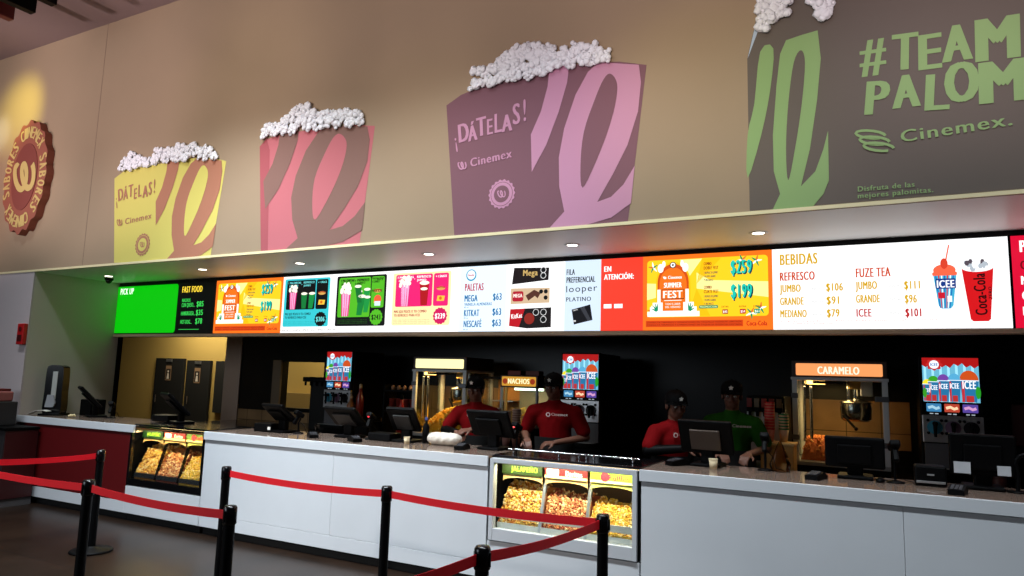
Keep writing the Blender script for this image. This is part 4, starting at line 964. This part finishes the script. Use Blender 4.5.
def bottle(loc, h, r, body, cap, label, cat='bottle', name='sauce_bottle'):
    t = thing(name, label, cat, loc)
    MB().lathe([(.0001, 0), (r, 0), (r, h*.62), (r*.45, h*.78), (r*.36, h*.9), (.0001, h*.9)], (0, 0, 0), body, 18).build('body', t)
    MB().lathe([(r*.42, h*.88), (r*.42, h*.97), (r*.2, h), (.0001, h)], (0, 0, 0), cap, 14).build('cap', t)
    return t
bottle((-5.50, 6.66, BZ+.16), .44, .045, mat('bottle_red', (120, 26, 20), .3), mat('bottle_cream', (190, 160, 120), .5), 'tall red sauce bottle with cream cap, between the left frozen drink machine and rack')
bottle((-5.60, 6.62, BZ+.16), .30, .05, mat('bottle_amber', (140, 84, 40), .3), mat('bottle_beige', (170, 140, 110), .5), 'short amber bottle left of the tall red sauce bottle')
MB().box(-.10, .26, -.14, .14, 0, .16, M_black, .006).build('bottle_stand', label='low black stand under the sauce bottles', cat='stand', loc=(-5.55, 6.7, BZ))
bottle((-4.86, 6.62, BZ), .5, .045, mat('extinguisher_red', (170, 20, 18), .35), M_black, 'tall red bottle at the left edge of the yellow lit popcorn machine')
# wall box far right
MB().box(0, .5, 0, .16, 0, .34, mat('dark_wine_box', (74, 16, 18), .5), .01).build('wall_box', label='dark wine red box behind the monitor at the far right', cat='box', loc=(.95, 7.1, BZ+.28))
MB().box(0, .7, 0, .3, 0, .28, M_black, .01).build('ice_bin', label='low black bin under the dark wine box at far right', cat='bin', loc=(.9, 7.0, BZ))
mb = MB()
for k in range(3): mb.lathe([(.05, .0), (.055, .05), (.03, .07), (.0001, .07)], (0, 0, .05*k), mat('bowl_brown', (90, 50, 44), .5), 18)
mb.build('bowl_stack', label='stack of brown bowls right of the rightmost frozen drink machine', cat='bowls', loc=(.79, 6.66, BZ))
t = thing('wall_dispenser', 'dark dispenser hood with hanging nozzles at the pass-through window', 'dispenser', (-6.52, 6.9, BZ))
MB().box(0, .5, 0, .4, 0, .60, M_void, .006).box(-.1, .5, -.05, .4, .60, .66, M_black, .01).build('body', t)
for k in range(6): MB().cyl((-.07+.09*k, -.02, .55), (-.07+.09*k, -.02, .60), .014, M_black).build('nozzle', t)
# ------------------------------------------------------------------ items on the counter
Z = 1.0
def pos(loc, rz, label, w=.36, h=.27, tilt=50, rise=.20, back=M_black, box=True):
    """till with its tilted monitor; the screen looks towards +y (the clerk)"""
    t = thing('till_terminal', label, 'till', loc, rz, 'tills along the counter')
    MB().box(-.11, .11, -.10, .12, 0, .025, M_black, .008).build('base', t)
    MB().box(-.05, .05, -.03, .03, .02, rise+.0, M_black, .012, M=Matrix.Rotation(.05, 4, 'X')).build('stand', t)
    M = Matrix.Translation((0, -.03, rise)) @ Matrix.Rotation(math.radians(90-tilt), 4, 'X')
    mo = MB().box(-w/2, w/2, -.035, .0, -h*.35, h*.65, M_black, .012, M=M).box(-w*.28, w*.28, -.055, -.034, -h*.2, h*.4, back, .006, M=M).build('monitor', t)
    mb = MB(); M2 = M; mb.box(-w/2+.014, w/2-.014, .001, .003, -h*.35+.014, h*.65-.014, mat('till_screen_glass', (24, 26, 32), .1), 0, M=M2); mb.build('screen', mo)
    return t
def reader(loc, rz, label, name='card_reader'):
    t = thing(name, label, 'card reader', loc, rz, 'card readers on the counter')
    MB().prismx([(-.09, 0), (.09, 0), (.09, .022), (.03, .05), (-.09, .03)], -.042, .042, M_black).build('body', t)
    MB().prismx([(.02, .0525), (.075, .0325), (.075, .034), (.02, .054)], -.03, .03, mat('reader_screen', (60, 66, 74), .2)).build('screen', t)
    mb = MB()
    for i in range(3):
        for j in range(4): mb.box(-.03+.022*i, -.014+.022*i, -.08+.024*j, -.066+.024*j, .036+.004*j, .040+.004*j, mat('keys_grey', (90, 90, 94), .5))
    mb.build('keypad', t)
    return t
def scanner(loc, rz, label, h=.20, light=None, name='barcode_scanner'):
    t = thing(name, label, 'scanner', loc, rz, 'barcode scanners on stands')
    MB().lathe([(.0001, 0), (.055, 0), (.055, .008), (.02, .018), (.0001, .02)], (0, 0, 0), M_black).build('base', t)
    MB().tube([(0, 0, .015), (0, 0, h*.55), (0, .02, h*.8)], .009, M_black).build('stem', t)
    M = Matrix.Translation((0, .0, h)) @ Matrix.Rotation(-.5, 4, 'X')
    MB().box(-.032, .032, -.055, .05, -.02, .025, M_black, .012, M=M).box(-.018, .018, -.02, .02, -.11, -.01, M_black, .010, M=M).build('head', t)
    if light:
        MB().ball((0, -.045, h+.0), (.010, .008, .008), em(light, 2)).build('status_light', t)
    MB().tube([(0, .02, h-.08), (.05, .04, h*.4), (.07, .05, .015), (.12, .07, .006)], .003, M_black, 6).build('cable', t)
    return t
def onZ(u, v, z):
    d = RT*((u-512)/FPX)+UP*((288-v)/FPX)+fw; k = (z-CZ)/d.z; return (d.x*k, d.y*k)
# left end
t = thing('soap_dispenser', 'tall black rounded dispenser with a pale window, left end of the counter', 'dispenser', (-9.17, 5.24, Z), .55)
MB().prism(smoothp([(-.095, 0), (.095, 0), (.105, .3), (.10, .56), (.07, .61), (0, .62), (-.07, .61), (-.10, .56), (-.105, .3)], n=4), -.07, .08, M_blackg).build('housing', t)
MB().box(-.02, .04, -.077, -.069, .20, .54, mat('pale_window', (170, 172, 165), .3), .003).build('level_window', t)
MB().prism([(-.07, .10), (.03, .10), (.05, .15), (.02, .25), (-.05, .25)], -.095, -.07, mat('clear_grey_cup', (150, 152, 156), .15)).build('nozzle_cover', t)
MB().box(-.13, .13, -.12, .12, 0, .02, M_black, .006).build('base', t)
t = thing('paper_roll', 'white curled paper sheet at the foot of the black dispenser', 'paper', (-9.17, 5.06, Z), .5)
mb = MB()
pts = [(-.12+.02*k, .012+.055*math.sin(k/10*math.pi*.6)) for k in range(13)]
mb.prism(pts+[(a, b-.004) for a, b in pts[::-1]], -.05, .05, M_paper); mb.build('sheet', t)
MB().box(0, .22, 0, .20, 0, .20, M_black, .01).build('receipt_printer', label='black boxy printer between the tall dispenser and the leftmost till', cat='printer', loc=(-8.98, 5.44, Z), group='printers on the counter')
pos((-8.55, 5.38, Z), math.radians(-26), 'black till with a steeply tilted monitor, leftmost, over the dark red base', .34, .34, 46, .22)
mb = MB(); rnd = random.Random(9)
for k in range(14): kern(mb, (rnd.uniform(-.04, .04), rnd.uniform(-.03, .03), .014+.02*rnd.random()), .014, mat('popcorn_pale', (250, 232, 180), .8), rnd)
mb.build('popcorn_sample', label='small pale heap of popcorn before the leftmost till', cat='popcorn', loc=(-8.62, 5.15, Z))
scanner((-8.27, 5.40, Z), .6, 'black scanner on a thin stand, right of the leftmost till', .16)
MB().box(-.14, .14, -.09, .09, 0, .075, M_black, .012).build('cash_drawer', label='low black box beside the till on the black framed case', cat='cash drawer', loc=(-7.28, 5.42, Z+.012), group='cash drawers')
pos((-6.95, 5.36, Z+.012), math.radians(-22), 'black till on top of the black framed popcorn case', .34, .34, 44, .19)
MB().box(-.12, .12, -.08, .10, 0, .085, M_black, .01).build('receipt_printer', label='small black printer left of the second long counter till', cat='printer', loc=(-5.63, 5.38, Z), group='printers on the counter')
pos((-5.43, 5.40, Z), math.radians(-6), 'black till at the left of the long white worktop, before the pass-through', .32, .26, 40, .19)
MB().box(-.02, .02, -.002, .002, 0, .03, M_paper).build('receipt', label='tiny white receipt slip at the till before the pass-through', cat='receipt', loc=(-5.47, 5.24, Z+.03))
scanner((-5.25, 5.42, Z), -.3, 'black scanner on a stand right of the till before the pass-through', .19)
x, y = onZ(314, 433, Z)
MB().lathe([(.0001, 0), (.02, 0), (.026, .1), (.022, .1), (.018, .006)], (0, 0, 0), glass('tumbler_glass', (200, 200, 200)), 18).build('drinking_glass', label='clear drinking glass left of the dark till under the left frozen drink machine', cat='glass', loc=(-5.02, 5.44, Z))
reader((-4.82, 5.17, Z), .9, 'flat card reader at the worktop edge, leftmost of the readers')
pos((-4.60, 5.44, Z), math.radians(-2), 'black till under the left frozen drink machine, monitor back facing the lobby', .40, .26, 42, .19, mat('monitor_back_grey', (26, 24, 23), .5))
reader((-4.28, 5.14, Z), 1.0, 'flat card reader at the worktop edge, below the red glowing scanner')
scanner((-4.33, 5.42, Z), .1, 'black scanner with a red light, right of the till under the left frozen drink machine', .215, (255, 60, 70))
MB().box(-.13, .13, -.09, .09, 0, .075, M_black, .012).build('cash_drawer', label='low black box between the red glowing scanner and the next till', cat='cash drawer', loc=(-4.16, 5.42, Z), group='cash drawers')
pos((-3.93, 5.46, Z), math.radians(5), 'black till left of the yellow lit popcorn machine, grey monitor back', .30, .27, 52, .19, MC['monitor_back_grey'])
def papercup(loc, label, r=.032, h=.075):
    t = thing('paper_cup', label, 'cup', loc, group='small cream cups on the counter')
    MB().lathe([(.0001, 0), (r*.8, 0), (r, h), (r*.93, h), (r*.74, .005), (.0001, .005)], (0, 0, 0), M_cream, 20).build('cup_wall', t)
    MB().lathe([(r*.98, h-.004), (r*1.07, h-.002), (r*1.05, h+.003), (r*.95, h+.001)], (0, 0, 0), M_cream, 20).build('rim', t)
papercup((-3.80, 5.28, Z), 'small cream paper cup in front of the till left of the wrapped bundle', .027, .062)
t = bottle((-3.72, 5.46, Z), .24, .032, M_black, mat('pump_blue', (60, 80, 150), .4), 'slim black bottle with blue top, left of the wrapped white bundle', 'bottle', 'gel_bottle')
# wrapped bundle
t = thing('wrapped_bundle', 'white paper wrapped bundle on the worktop before the leftmost worker', 'package', (-3.50, 5.44, Z), .05)
mb = MB(); rnd = random.Random(2); n = 28; m_ = 20; v = []; f = []
for i in range(n+1):
    u = i/n; rx = -.17+.34*u; pr = (1-abs(2*u-1)**5)**.5 if 0 < i < n else .15
    for k in range(m_):
        a = 2*math.pi*k/m_; q = .06*pr*(1+.05*math.sin(a*5+i)+rnd.uniform(-.03, .03))
        v.append((rx+rnd.uniform(-.002, .002), q*1.3*math.cos(a), max(.001, .055+q*.95*math.sin(a))))
for i in range(n):
    for k in range(m_): f.append((i*m_+k, i*m_+(k+1) % m_, (i+1)*m_+(k+1) % m_, (i+1)*m_+k))
f.append(tuple(range(m_))[::-1]); f.append(tuple(n*m_+k for k in range(m_)))
mb.add(v, f, mat('wrap_paper', (214, 204, 190), .6, noise=.12, nscale=30, bump=.8, bscale=40), True); mb.build('wrapping', t)
reader((-3.19, 5.24, Z), .2, 'upright dark card reader at the foot of the leftmost worker')
pos((-2.98, 5.42, Z), math.radians(-4), 'black till between the two left red shirted workers, touching the bright case', .42, .26, 58, .20)
scanner((-2.80, 5.50, Z), -.2, 'black scanner with a red light at the left end of the bright case', .20, (255, 90, 90))
# tray over the bright case and tools
t = thing('serving_rail', 'low chrome rail with knobs along the top of the bright popcorn case', 'rail', (-2.70, 5.16, Z+.015))
MB().tube([(0, 0, .03), (1.1, 0, .03)], .006, M_chrome).build('rail', t)
for a in (.05, .45, .62, .68, .74, 1.05): MB().cyl((a, 0, 0), (a, 0, .035), .009, M_chrome).build('support', t)
# right counter
reader((-1.37, 5.38, Z), -.6, 'low dark card reader at the left of the right worktop, by the bright case')
pos((-1.17, 5.50, Z), math.radians(-3), 'wide till with brown grey monitor back before the green shirted worker', .40, .27, 66, .19, mat('monitor_back_brown', (66, 52, 42), .5))
papercup((-1.10, 5.34, Z), 'small cream paper cup before the green shirted worker', .032, .07)
scanner((-.76, 5.50, Z), 0, 'black scanner on a stand beside the clear bag', .235)
t = thing('plastic_bag', 'crumpled clear plastic bag at the foot of the tan box', 'bag', (-.72, 5.74, .95))
mb = MB().lathe([(.0001, 0), (.065, 0), (.075, .05), (.05, .12), (.02, .19), (.004, .22)], (0, 0, 0), glass('bag_film', (225, 200, 160), .3), 12, False); mb.build('film', t)
t['label'] = 'crumpled clear plastic bag beside the scanner left of the caramel machine'; t.location = (-.66, 5.52, Z)
pos((-.17, 5.48, Z), math.radians(0), 'wide black monitor till directly before the caramel popcorn machine', .37, .21, 84, .15)
reader((-.40, 5.24, Z), -.3, 'card reader at the worktop edge below the caramel popcorn machine')
t = thing('computer_mouse', 'black mouse right of the till before the caramel popcorn machine', 'mouse', (-.02, 5.36, Z))
MB().ball((0, 0, .012), (.03, .055, .022), M_black, 16, 8).build('shell', t); MB().tube([(.0, .05, .01), (.06, .1, .006), (.12, .06, .005)], .003, M_black, 6).build('cable', t)
scanner((.07, 5.40, Z), .2, 'black scanner on a stand at the right post of the caramel machine', .24)
t = thing('receipt_printer', 'small black printer with a silver lower strip, left of the far right monitor', 'printer', (.27, 5.42, Z), group='printers on the counter')
MB().box(-.09, .09, -.07, .08, 0, .13, M_black, .012).build('body', t); MB().box(-.08, .08, -.076, -.068, .02, .035, M_steel, .002).box(-.02, .02, -.076, -.068, .07, .08, M_steeld).build('paper_slot', t)
t = pos((.56, 5.46, Z), math.radians(0), 'large black monitor till with two pale squares on its back, far right', .36, .26, 86, .18)
MB().box(-.16, -.07, -.105, -.098, .10, .17, M_silver).build('mounting_plate', t); MB().box(.07, .14, -.105, -.098, .10, .16, M_silver).build('mounting_plate', t)
reader((.395, 5.10, Z), -.2, 'upright dark card reader at the worktop edge under the far right monitor')
t = thing('ring_scanner', 'black hoop shaped scanner stand at the right edge of the picture', 'scanner', (.735, 5.40, Z))
MB().lathe([(.0001, 0), (.06, 0), (.06, .01), (.0001, .015)], (0, 0, 0), M_black).build('base', t)
MB().tube([(0, 0, .01), (.005, 0, .10), (.0, 0, .14)]+[(.055+.06*math.cos(a), 0, .175+.06*math.sin(a)) for a in [3.6-.45*k for k in range(10)]], .013, M_black).build('hoop', t)
# ------------------------------------------------------------------ stanchions and belts
PH = .875
def stanchion(loc, label):
    t = thing('queue_post', label, 'barrier post', loc, group='queue barrier posts')
    MB().lathe([(.0001, 0), (.17, 0), (.172, .012), (.16, .022), (.05, .034), (.034, .05)], (0, 0, 0), M_black, 40).build('base', t)
    MB().cyl((0, 0, .03), (0, 0, PH-.09), .031, M_black, seg=24).build('pole', t)
    h = MB().lathe([(.033, PH-.10), (.037, PH-.095), (.037, PH-.012), (.03, PH), (.0001, PH)], (0, 0, 0), M_blackg, 24).build('belt_head', t)
    for k in range(4):
        a = k*math.pi/2; MB().box(-.006, .006, -.042, -.034, PH-.085, PH-.025, M_black, .001, M=Matrix.Rotation(a, 4, 'Z')).build('belt_slot', h)
    return t
posts = {'A': (-6.20, 3.99), 'B': (-4.62, 2.91), 'C': (-4.51, 3.92), 'D': (-3.19, 2.82), 'E': (-2.95, 3.90), 'F': (-1.58, 2.80), 'G': (-1.40, 3.84)}
PL = {'A': 'black queue post standing before the dark red counter panel, in the far row', 'B': 'black queue post in the near row, leftmost, overlapping the one at the dark red panel',
      'C': 'black queue post in the far row where the long belt begins', 'D': 'black queue post in the near row where the bright red belt ends, left of centre', 'E': 'black queue post in the far row midway along the white counter',
      'F': 'short looking black queue post in the near row at the bottom centre', 'G': 'black queue post standing before the bright silver popcorn case'}
s0 = None
for k, (x, y) in posts.items():
    if s0 is None: s0 = stanchion((x, y, 0), PL[k])
    else: copy_tree(s0, (x, y, 0), 0, PL[k])
def belt(a, b, label, sag=.02, z=PH-.052):
    A, B = Vector((a[0], a[1], z)), Vector((b[0], b[1], z)); d = (B-A).normalized(); A += d*.036; B -= d*.036
    nrm = Vector((-d.y, d.x, 0))*.0012; v = []; n = 14
    for i in range(n+1):
        u = i/n; c = A.lerp(B, u); c.z -= sag*4*u*(1-u)
        tw = .024
        for q, s in ((-tw, 1), (tw, 1), (tw, -1), (-tw, -1)): v.append((c.x+nrm.x*s, c.y+nrm.y*s, c.z+q))
    f = []
    for i in range(n):
        for k in range(4): f.append((i*4+k, i*4+(k+1) % 4, i*4+4+(k+1) % 4, i*4+4+k))
    f += [(3, 2, 1, 0), tuple(n*4+k for k in range(4))]
    return MB().add(v, f, M_belt).build('queue_belt', label=label, cat='barrier belt', group='red queue belts')
belt((-6.58, 2.98), posts['A'], 'dark red belt meeting the post at the dark red panel from the left edge')
belt((-6.6, 2.98), posts['B'], 'bright red belt entering from the left edge to the near left post')
belt(posts['B'], posts['D'], 'bright red belt between the two left posts of the near row')
belt(posts['C'], posts['E'], 'red belt crossing the white counter, its left half')
belt(posts['E'], posts['G'], 'red belt crossing from the middle far post to the silver case')
belt(posts['G'], posts['F'], 'dark red belt slanting down from the silver case post to the bottom centre post')
belt(posts['F'], (-1.78, 1.66), 'dark red belt leaving the bottom centre post towards the lower edge')
# ------------------------------------------------------------------ people
def capsule(mb, a, b, r0, r1, m=M_skin, seg=14):
    a, b = Vector(a), Vector(b)
    mb.cyl(a, b, r0, m, r1=r1, seg=seg); mb.ball(a, r0*.999, m, seg, 8); mb.ball(b, r1*.999, m, seg, 8)
def remesh(mb, name, m, voxel, smooth=3, parent=None, fac=.5):
    me = bpy.data.meshes.new('tmp'); me.from_pydata(mb.v, [], mb.f); o = bpy.data.objects.new('tmp', me); COL.objects.link(o)
    r = o.modifiers.new('r', 'REMESH'); r.mode = 'VOXEL'; r.voxel_size = voxel
    s = o.modifiers.new('s', 'SMOOTH'); s.iterations = smooth; s.factor = fac
    dg = bpy.context.evaluated_depsgraph_get(); n = bpy.data.meshes.new_from_object(o.evaluated_get(dg))
    bpy.data.objects.remove(o); bpy.data.meshes.remove(me)
    n.name = name; n.materials.clear(); n.materials.append(m)
    for p in n.polygons: p.use_smooth = True; p.material_index = 0
    ob = bpy.data.objects.new(name, n); COL.objects.link(ob)
    if parent: ob.parent = parent
    return ob
def hand(mb, w, d, n, side, curl=.5):
    """w wrist, d direction of the fingers, n back-of-hand normal, side +1/-1 where the thumb sits"""
    d = d.normalized(); n = (n-d*n.dot(d)).normalized(); s = d.cross(n)*side
    pc = w+d*.045
    for k in range(4): capsule(mb, w+s*(.018-.012*k)+d*.005, w+s*(.030-.020*k)+d*.08, .013, .0125)
    for k, ln in enumerate((.068, .076, .070, .056)):
        a = w+s*(.030-.020*k)+d*.082; c = curl
        b = a+(d*math.cos(c)-n*math.sin(c))*ln*.5; e = b+(d*math.cos(c*2)-n*math.sin(c*2))*ln*.5
        capsule(mb, a, b, .0095, .0088); capsule(mb, b, e, .0088, .0075)
    t0 = w+s*.02+d*.022; t1 = t0+(s*.8+d*.6-n*.3).normalized()*.042; t2 = t1+(s*.25+d*.9-n*.4).normalized()*.032
    capsule(mb, t0, t1, .0125, .0105); capsule(mb, t1, t2, .0105, .0085)
def person(loc, rz, H, label, shirt, sleeve_black, head_pitch, head_yaw, hips_lean, arms, female=False, cap_logo=True, sh_w=.19):
    t = thing('person', label, 'person', loc, rz)
    k = H/1.68
    V = Vector
    hip = V((0, .03, .92*k)); chest = V((0, -.01-hips_lean*.6, 1.25*k)); neck = V((0, -.03-hips_lean, 1.42*k)); 
    R = Matrix.Rotation(head_yaw, 3, 'Z') @ Matrix.Rotation(head_pitch, 3, 'X')   # pitch>0 : face down
    hc = neck+V((0, -.012, .038))+R @ V((0, 0, .085))
    def h(x, y, z): return hc+R @ V((x, y, z))
    b = MB()
    # head
    b.ball(hc+R @ V((0, .012, .025)), (.074, .092, .088), M_skin, 24, 16, M=R); b.ball(h(0, -.020, -.040), (.060, .068, .078), M_skin, 20, 14, M=R); b.ball(h(0, -.045, -.085), (.028, .028, .024), M_skin, 12, 8, M=R)
    capsule(b, h(0, -.088, .012), h(0, -.104, -.026), .0085, .0135); b.ball(h(.012, -.092, -.030), .008, M_skin, 8, 6); b.ball(h(-.012, -.092, -.030), .008, M_skin, 8, 6)
    capsule(b, h(-.032, -.078, .022), h(.032, -.078, .022), .010, .010)
    capsule(b, h(-.018, -.080, -.055), h(.018, -.080, -.055), .0075, .0075); capsule(b, h(-.014, -.078, -.066), h(.014, -.078, -.066), .0075, .0075)
    for s in (-1, 1):
        b.ball(h(s*.076, .01, -.01), (.010, .022, .032), M_skin, 10, 8, M=R); b.ball(h(s*.036, -.064, -.022), (.024, .022, .022), M_skin, 10, 8)
    capsule(b, neck-V((0, 0, .06)), h(0, .012, -.05), .056, .054)
    # torso, legs
    capsule(b, hip, chest, .125, .13); b.ball(chest, (.165, .105, .14), M_skin, 20, 12); b.ball(hip, (.165, .115, .13), M_skin, 20, 12)
    S = {}
    for s in (-1, 1):
        sh = neck+V((s*sh_w*k, .015, -.115*k)); S[s] = sh
        capsule(b, neck-V((0, 0, .07)), sh, .040, .046)
        el, wr, fd, nn = arms[s]; el = V(el); wr = V(wr)
        capsule(b, sh, el, .047, .038); capsule(b, el, wr, .037, .024)
        hand(b, wr, V(fd), V(nn), -s if True else s)
        kn = V((s*.10, .0, .48*k)); ft = V((s*.11, .04, .08))
        capsule(b, hip+V((s*.085, 0, -.04)), kn, .085, .058); capsule(b, kn, ft, .055, .038); capsule(b, ft+V((0, .02, -.04)), ft+V((0, -.15, -.045)), .036, .032)
    remesh(b, 'body', M_skin, .0065, 2, t)
    # shirt
    c = MB(); capsule(c, hip+V((0, 0, -.02)), chest, .15, .15); c.ball(chest, (.185, .128, .155), M_skin, 20, 12); c.ball(hip, (.178, .135, .13), M_skin, 20, 12)
    for s in (-1, 1):
        el, wr, fd, nn = arms[s]; el = V(el); wr = V(wr)
        capsule(c, neck-V((0, -.005, .058)), S[s], .060, .070)
        capsule(c, S[s], S[s].lerp(el, .72), .072, .068)
    capsule(c, neck-V((0, 0, .08)), neck-V((0, 0, .022)), .075, .064)
    so = remesh(c, 'shirt', shirt, .011, 3, t)
    nb = MB(); d0 = neck+V((0, -.115, -.16)); 
    yl = chest.y-.157
    nb.text('Cinemex', .0, 1.285*k, .024, yl-.006, M_print, w=.15, off=.02); nb.disc(-.03, 1.293*k, .02, yl-.004, M_print); nb.disc(-.03, 1.293*k, .012, yl-.006, shirt)
    nb.build('chest_print', so)
    # trousers + waist apron
    c = MB()
    for s in (-1, 1):
        kn = V((s*.10, .0, .48*k)); ft = V((s*.11, .04, .10)); capsule(c, hip+V((s*.085, 0, -.06)), kn, .10, .07); capsule(c, kn, ft, .068, .056)
    c.ball(hip-V((0, 0, .05)), (.172, .128, .12), M_skin, 16, 10); remesh(c, 'trousers', M_black, .014, 2, t)
    for s in (-1, 1): MB().ball((s*.11, -.03, .045), (.05, .14, .05), M_blackg, 16, 10).build('shoe', t)
    if sleeve_black:
        for s in (-1, 1):
            el, wr, fd, nn = arms[s]; el = V(el); wr = V(wr); c = MB(); capsule(c, S[s].lerp(el, .6), el, .055, .048); capsule(c, el, el.lerp(wr, .92), .047, .033)
            remesh(c, 'undersleeve', M_black, .009, 2, t)
    # apron
    ap = MB(); n = 16; v = []; f = []
    for j in range(7):
        z = hip.z+.17-.49*j/6; u = min(1, max(0, (z-hip.z)/(chest.z-hip.z))); cy = hip.y+(chest.y-hip.y)*u
        for i in range(n+1):
            a = math.pi*(1.12+.76*i/n); rr = 1.0+.03*j/6; v.append((hip.x+.200*rr*math.cos(a), cy+.166*rr*math.sin(a), z))
    for j in range(6):
        for i in range(n): a = j*(n+1)+i; f.append((a, a+1, a+n+2, a+n+1))
    ap.add(v, f, M_void, True); ap.build('apron', t)
    # hair and cap
    c = MB(); c.ball(h(0, .026, .022), (.083, .094, .092), M_hair, 20, 14, M=R); c.ball(h(0, .055, -.035), (.066, .055, .065), M_hair, 16, 10, M=R)
    if female: capsule(c, h(0, .095, .0), h(0, .12, -.12), .034, .022)
    for s in (-1, 1): capsule(c, h(s*.072, .0, .03), h(s*.074, .02, -.03), .014, .012)
    remesh(c, 'hair', M_hair, .009, 1, t)
    cp = MB(); v = []; f = []; n = 28; rings = 9
    for j in range(rings+1):
        p = math.pi/2*j/rings
        for i in range(n):
            a = 2*math.pi*i/n; v.append(h(.0885*math.sin(p)*math.cos(a), .010+.102*math.sin(p)*math.sin(a), .052+.078*math.cos(p)))
    for i in range(n):
        a = 2*math.pi*i/n; v.append(h(.0885*math.cos(a), .010+.102*math.sin(a), .038))
    for j in range(rings+1):
        for i in range(n): f.append((j*n+i, (j+1)*n+i, (j+1)*n+(i+1) % n, j*n+(i+1) % n))
    mcap = mat('cap_fabric', (14, 14, 15), .85, spec=.08)
    cp.add(v, f, mcap, True); cp.ball(h(0, .008, .13), .009, mcap, 8, 6); cobj = cp.build('cap', t)
    vz = MB(); v = []; f = []; n = 16
    for j in range(5):
        for i in range(n+1):
            a = math.pi*(1.12+.76*i/n); q = 1+.56*j/4
            v.append(h(.086*math.cos(a)*(1+.08*j/4), .010+.10*math.sin(a)*q, .046-.010*(j/4)-.018*abs(math.cos(a))*j/4))
    for j in range(4):
        for i in range(n): a = j*(n+1)+i; f.append((a, a+1, a+n+2, a+n+1)); f.append((a+n+1, a+n+2, a+1, a))
    vz.add(v, f, mcap, True); vz.build('visor', cobj)
    bd = MB(); pp = [(0, -.003), (.018, .012), (.012, -.012), (-.012, -.012), (-.018, .012)]
    bx = []
    for q in range(10):
        a = math.pi/2+q*math.pi/5; r_ = .021 if q % 2 == 0 else .012; bx.append(h(r_*math.cos(a), -.098+abs(r_*math.cos(a))*.25-.002, .080+r_*math.sin(a)))
    bd.poly([p+(R @ V((0, -.006, 0))) for p in bx], M_paper); bd.build('cap_badge', cobj)
    # eyes
    for s in (-1, 1):
        e = MB().ball(h(s*.030, -.078, .004), (.0125, .009, .008), mat('eye_white', (200, 196, 190), .3), 12, 8, M=R).ball(h(s*.030, -.0855, .003), (.005, .003, .005), M_black, 8, 6, M=R).build('eye', t)
        br = MB(); capsule(br, h(s*.016, -.089, .021), h(s*.046, -.080, .025), .0032, .0025, M_hair, 8); br.build('eyebrow', t)
    return t
RED, GRN = mat('shirt_red', (112, 10, 14), .8, spec=.05, noise=.08, nscale=6), mat('shirt_green', (34, 84, 22), .8, spec=.05, noise=.08, nscale=6)
# arms: side -> (elbow, wrist, finger direction, back of hand); local axes: -y towards the counter, x to the picture's right
person((-3.52, 6.06, 0), math.radians(14), 1.63, 'person in a red shirt and black cap looking down at the wrapped bundle, leftmost worker', RED, True, .16, -.10, .06,
       {-1: ((-.30, -.10, 1.10), (-.10, -.36, 1.10), (.6, -.6, -.15), (-.2, -.2, 1)), 1: ((.27, -.10, 1.10), (.04, -.37, 1.13), (-.6, -.5, -.1), (.2, -.2, 1))}, sh_w=.18)
person((-2.68, 6.06, 0), math.radians(12), 1.69, 'person in a red shirt and black cap turned down, behind the bright popcorn case', RED, False, .20, -.15, .07,
       {-1: ((-.29, -.02, 1.12), (-.20, -.30, 1.08), (.25, -.8, -.3), (-.2, -.2, 1)), 1: ((.29, -.04, 1.10), (.05, -.28, 1.06), (-.8, -.45, -.1), (.1, -.2, 1))}, sh_w=.195)
person((-1.60, 5.98, 0), math.radians(36), 1.55, 'person in a red shirt, black cap and black undersleeves, turned towards the green shirt', RED, True, .22, .0, .10,
       {-1: ((-.24, -.16, 1.06), (.02, -.34, 1.10), (.8, -.5, -.1), (0, -.3, 1)), 1: ((.20, -.18, 1.06), (.12, -.38, 1.10), (-.1, -.9, -.1), (0, -.1, 1))}, True, sh_w=.17)
person((-1.12, 6.22, 0), math.radians(10), 1.66, 'person in a green shirt and black cap looking down at a till', GRN, False, .16, -.05, .06,
       {-1: ((-.23, -.10, 1.10), (-.10, -.34, 1.07), (.4, -.8, -.2), (0, -.1, 1)), 1: ((.27, -.08, 1.10), (.12, -.34, 1.07), (-.3, -.8, -.2), (0, -.1, 1))}, sh_w=.178)
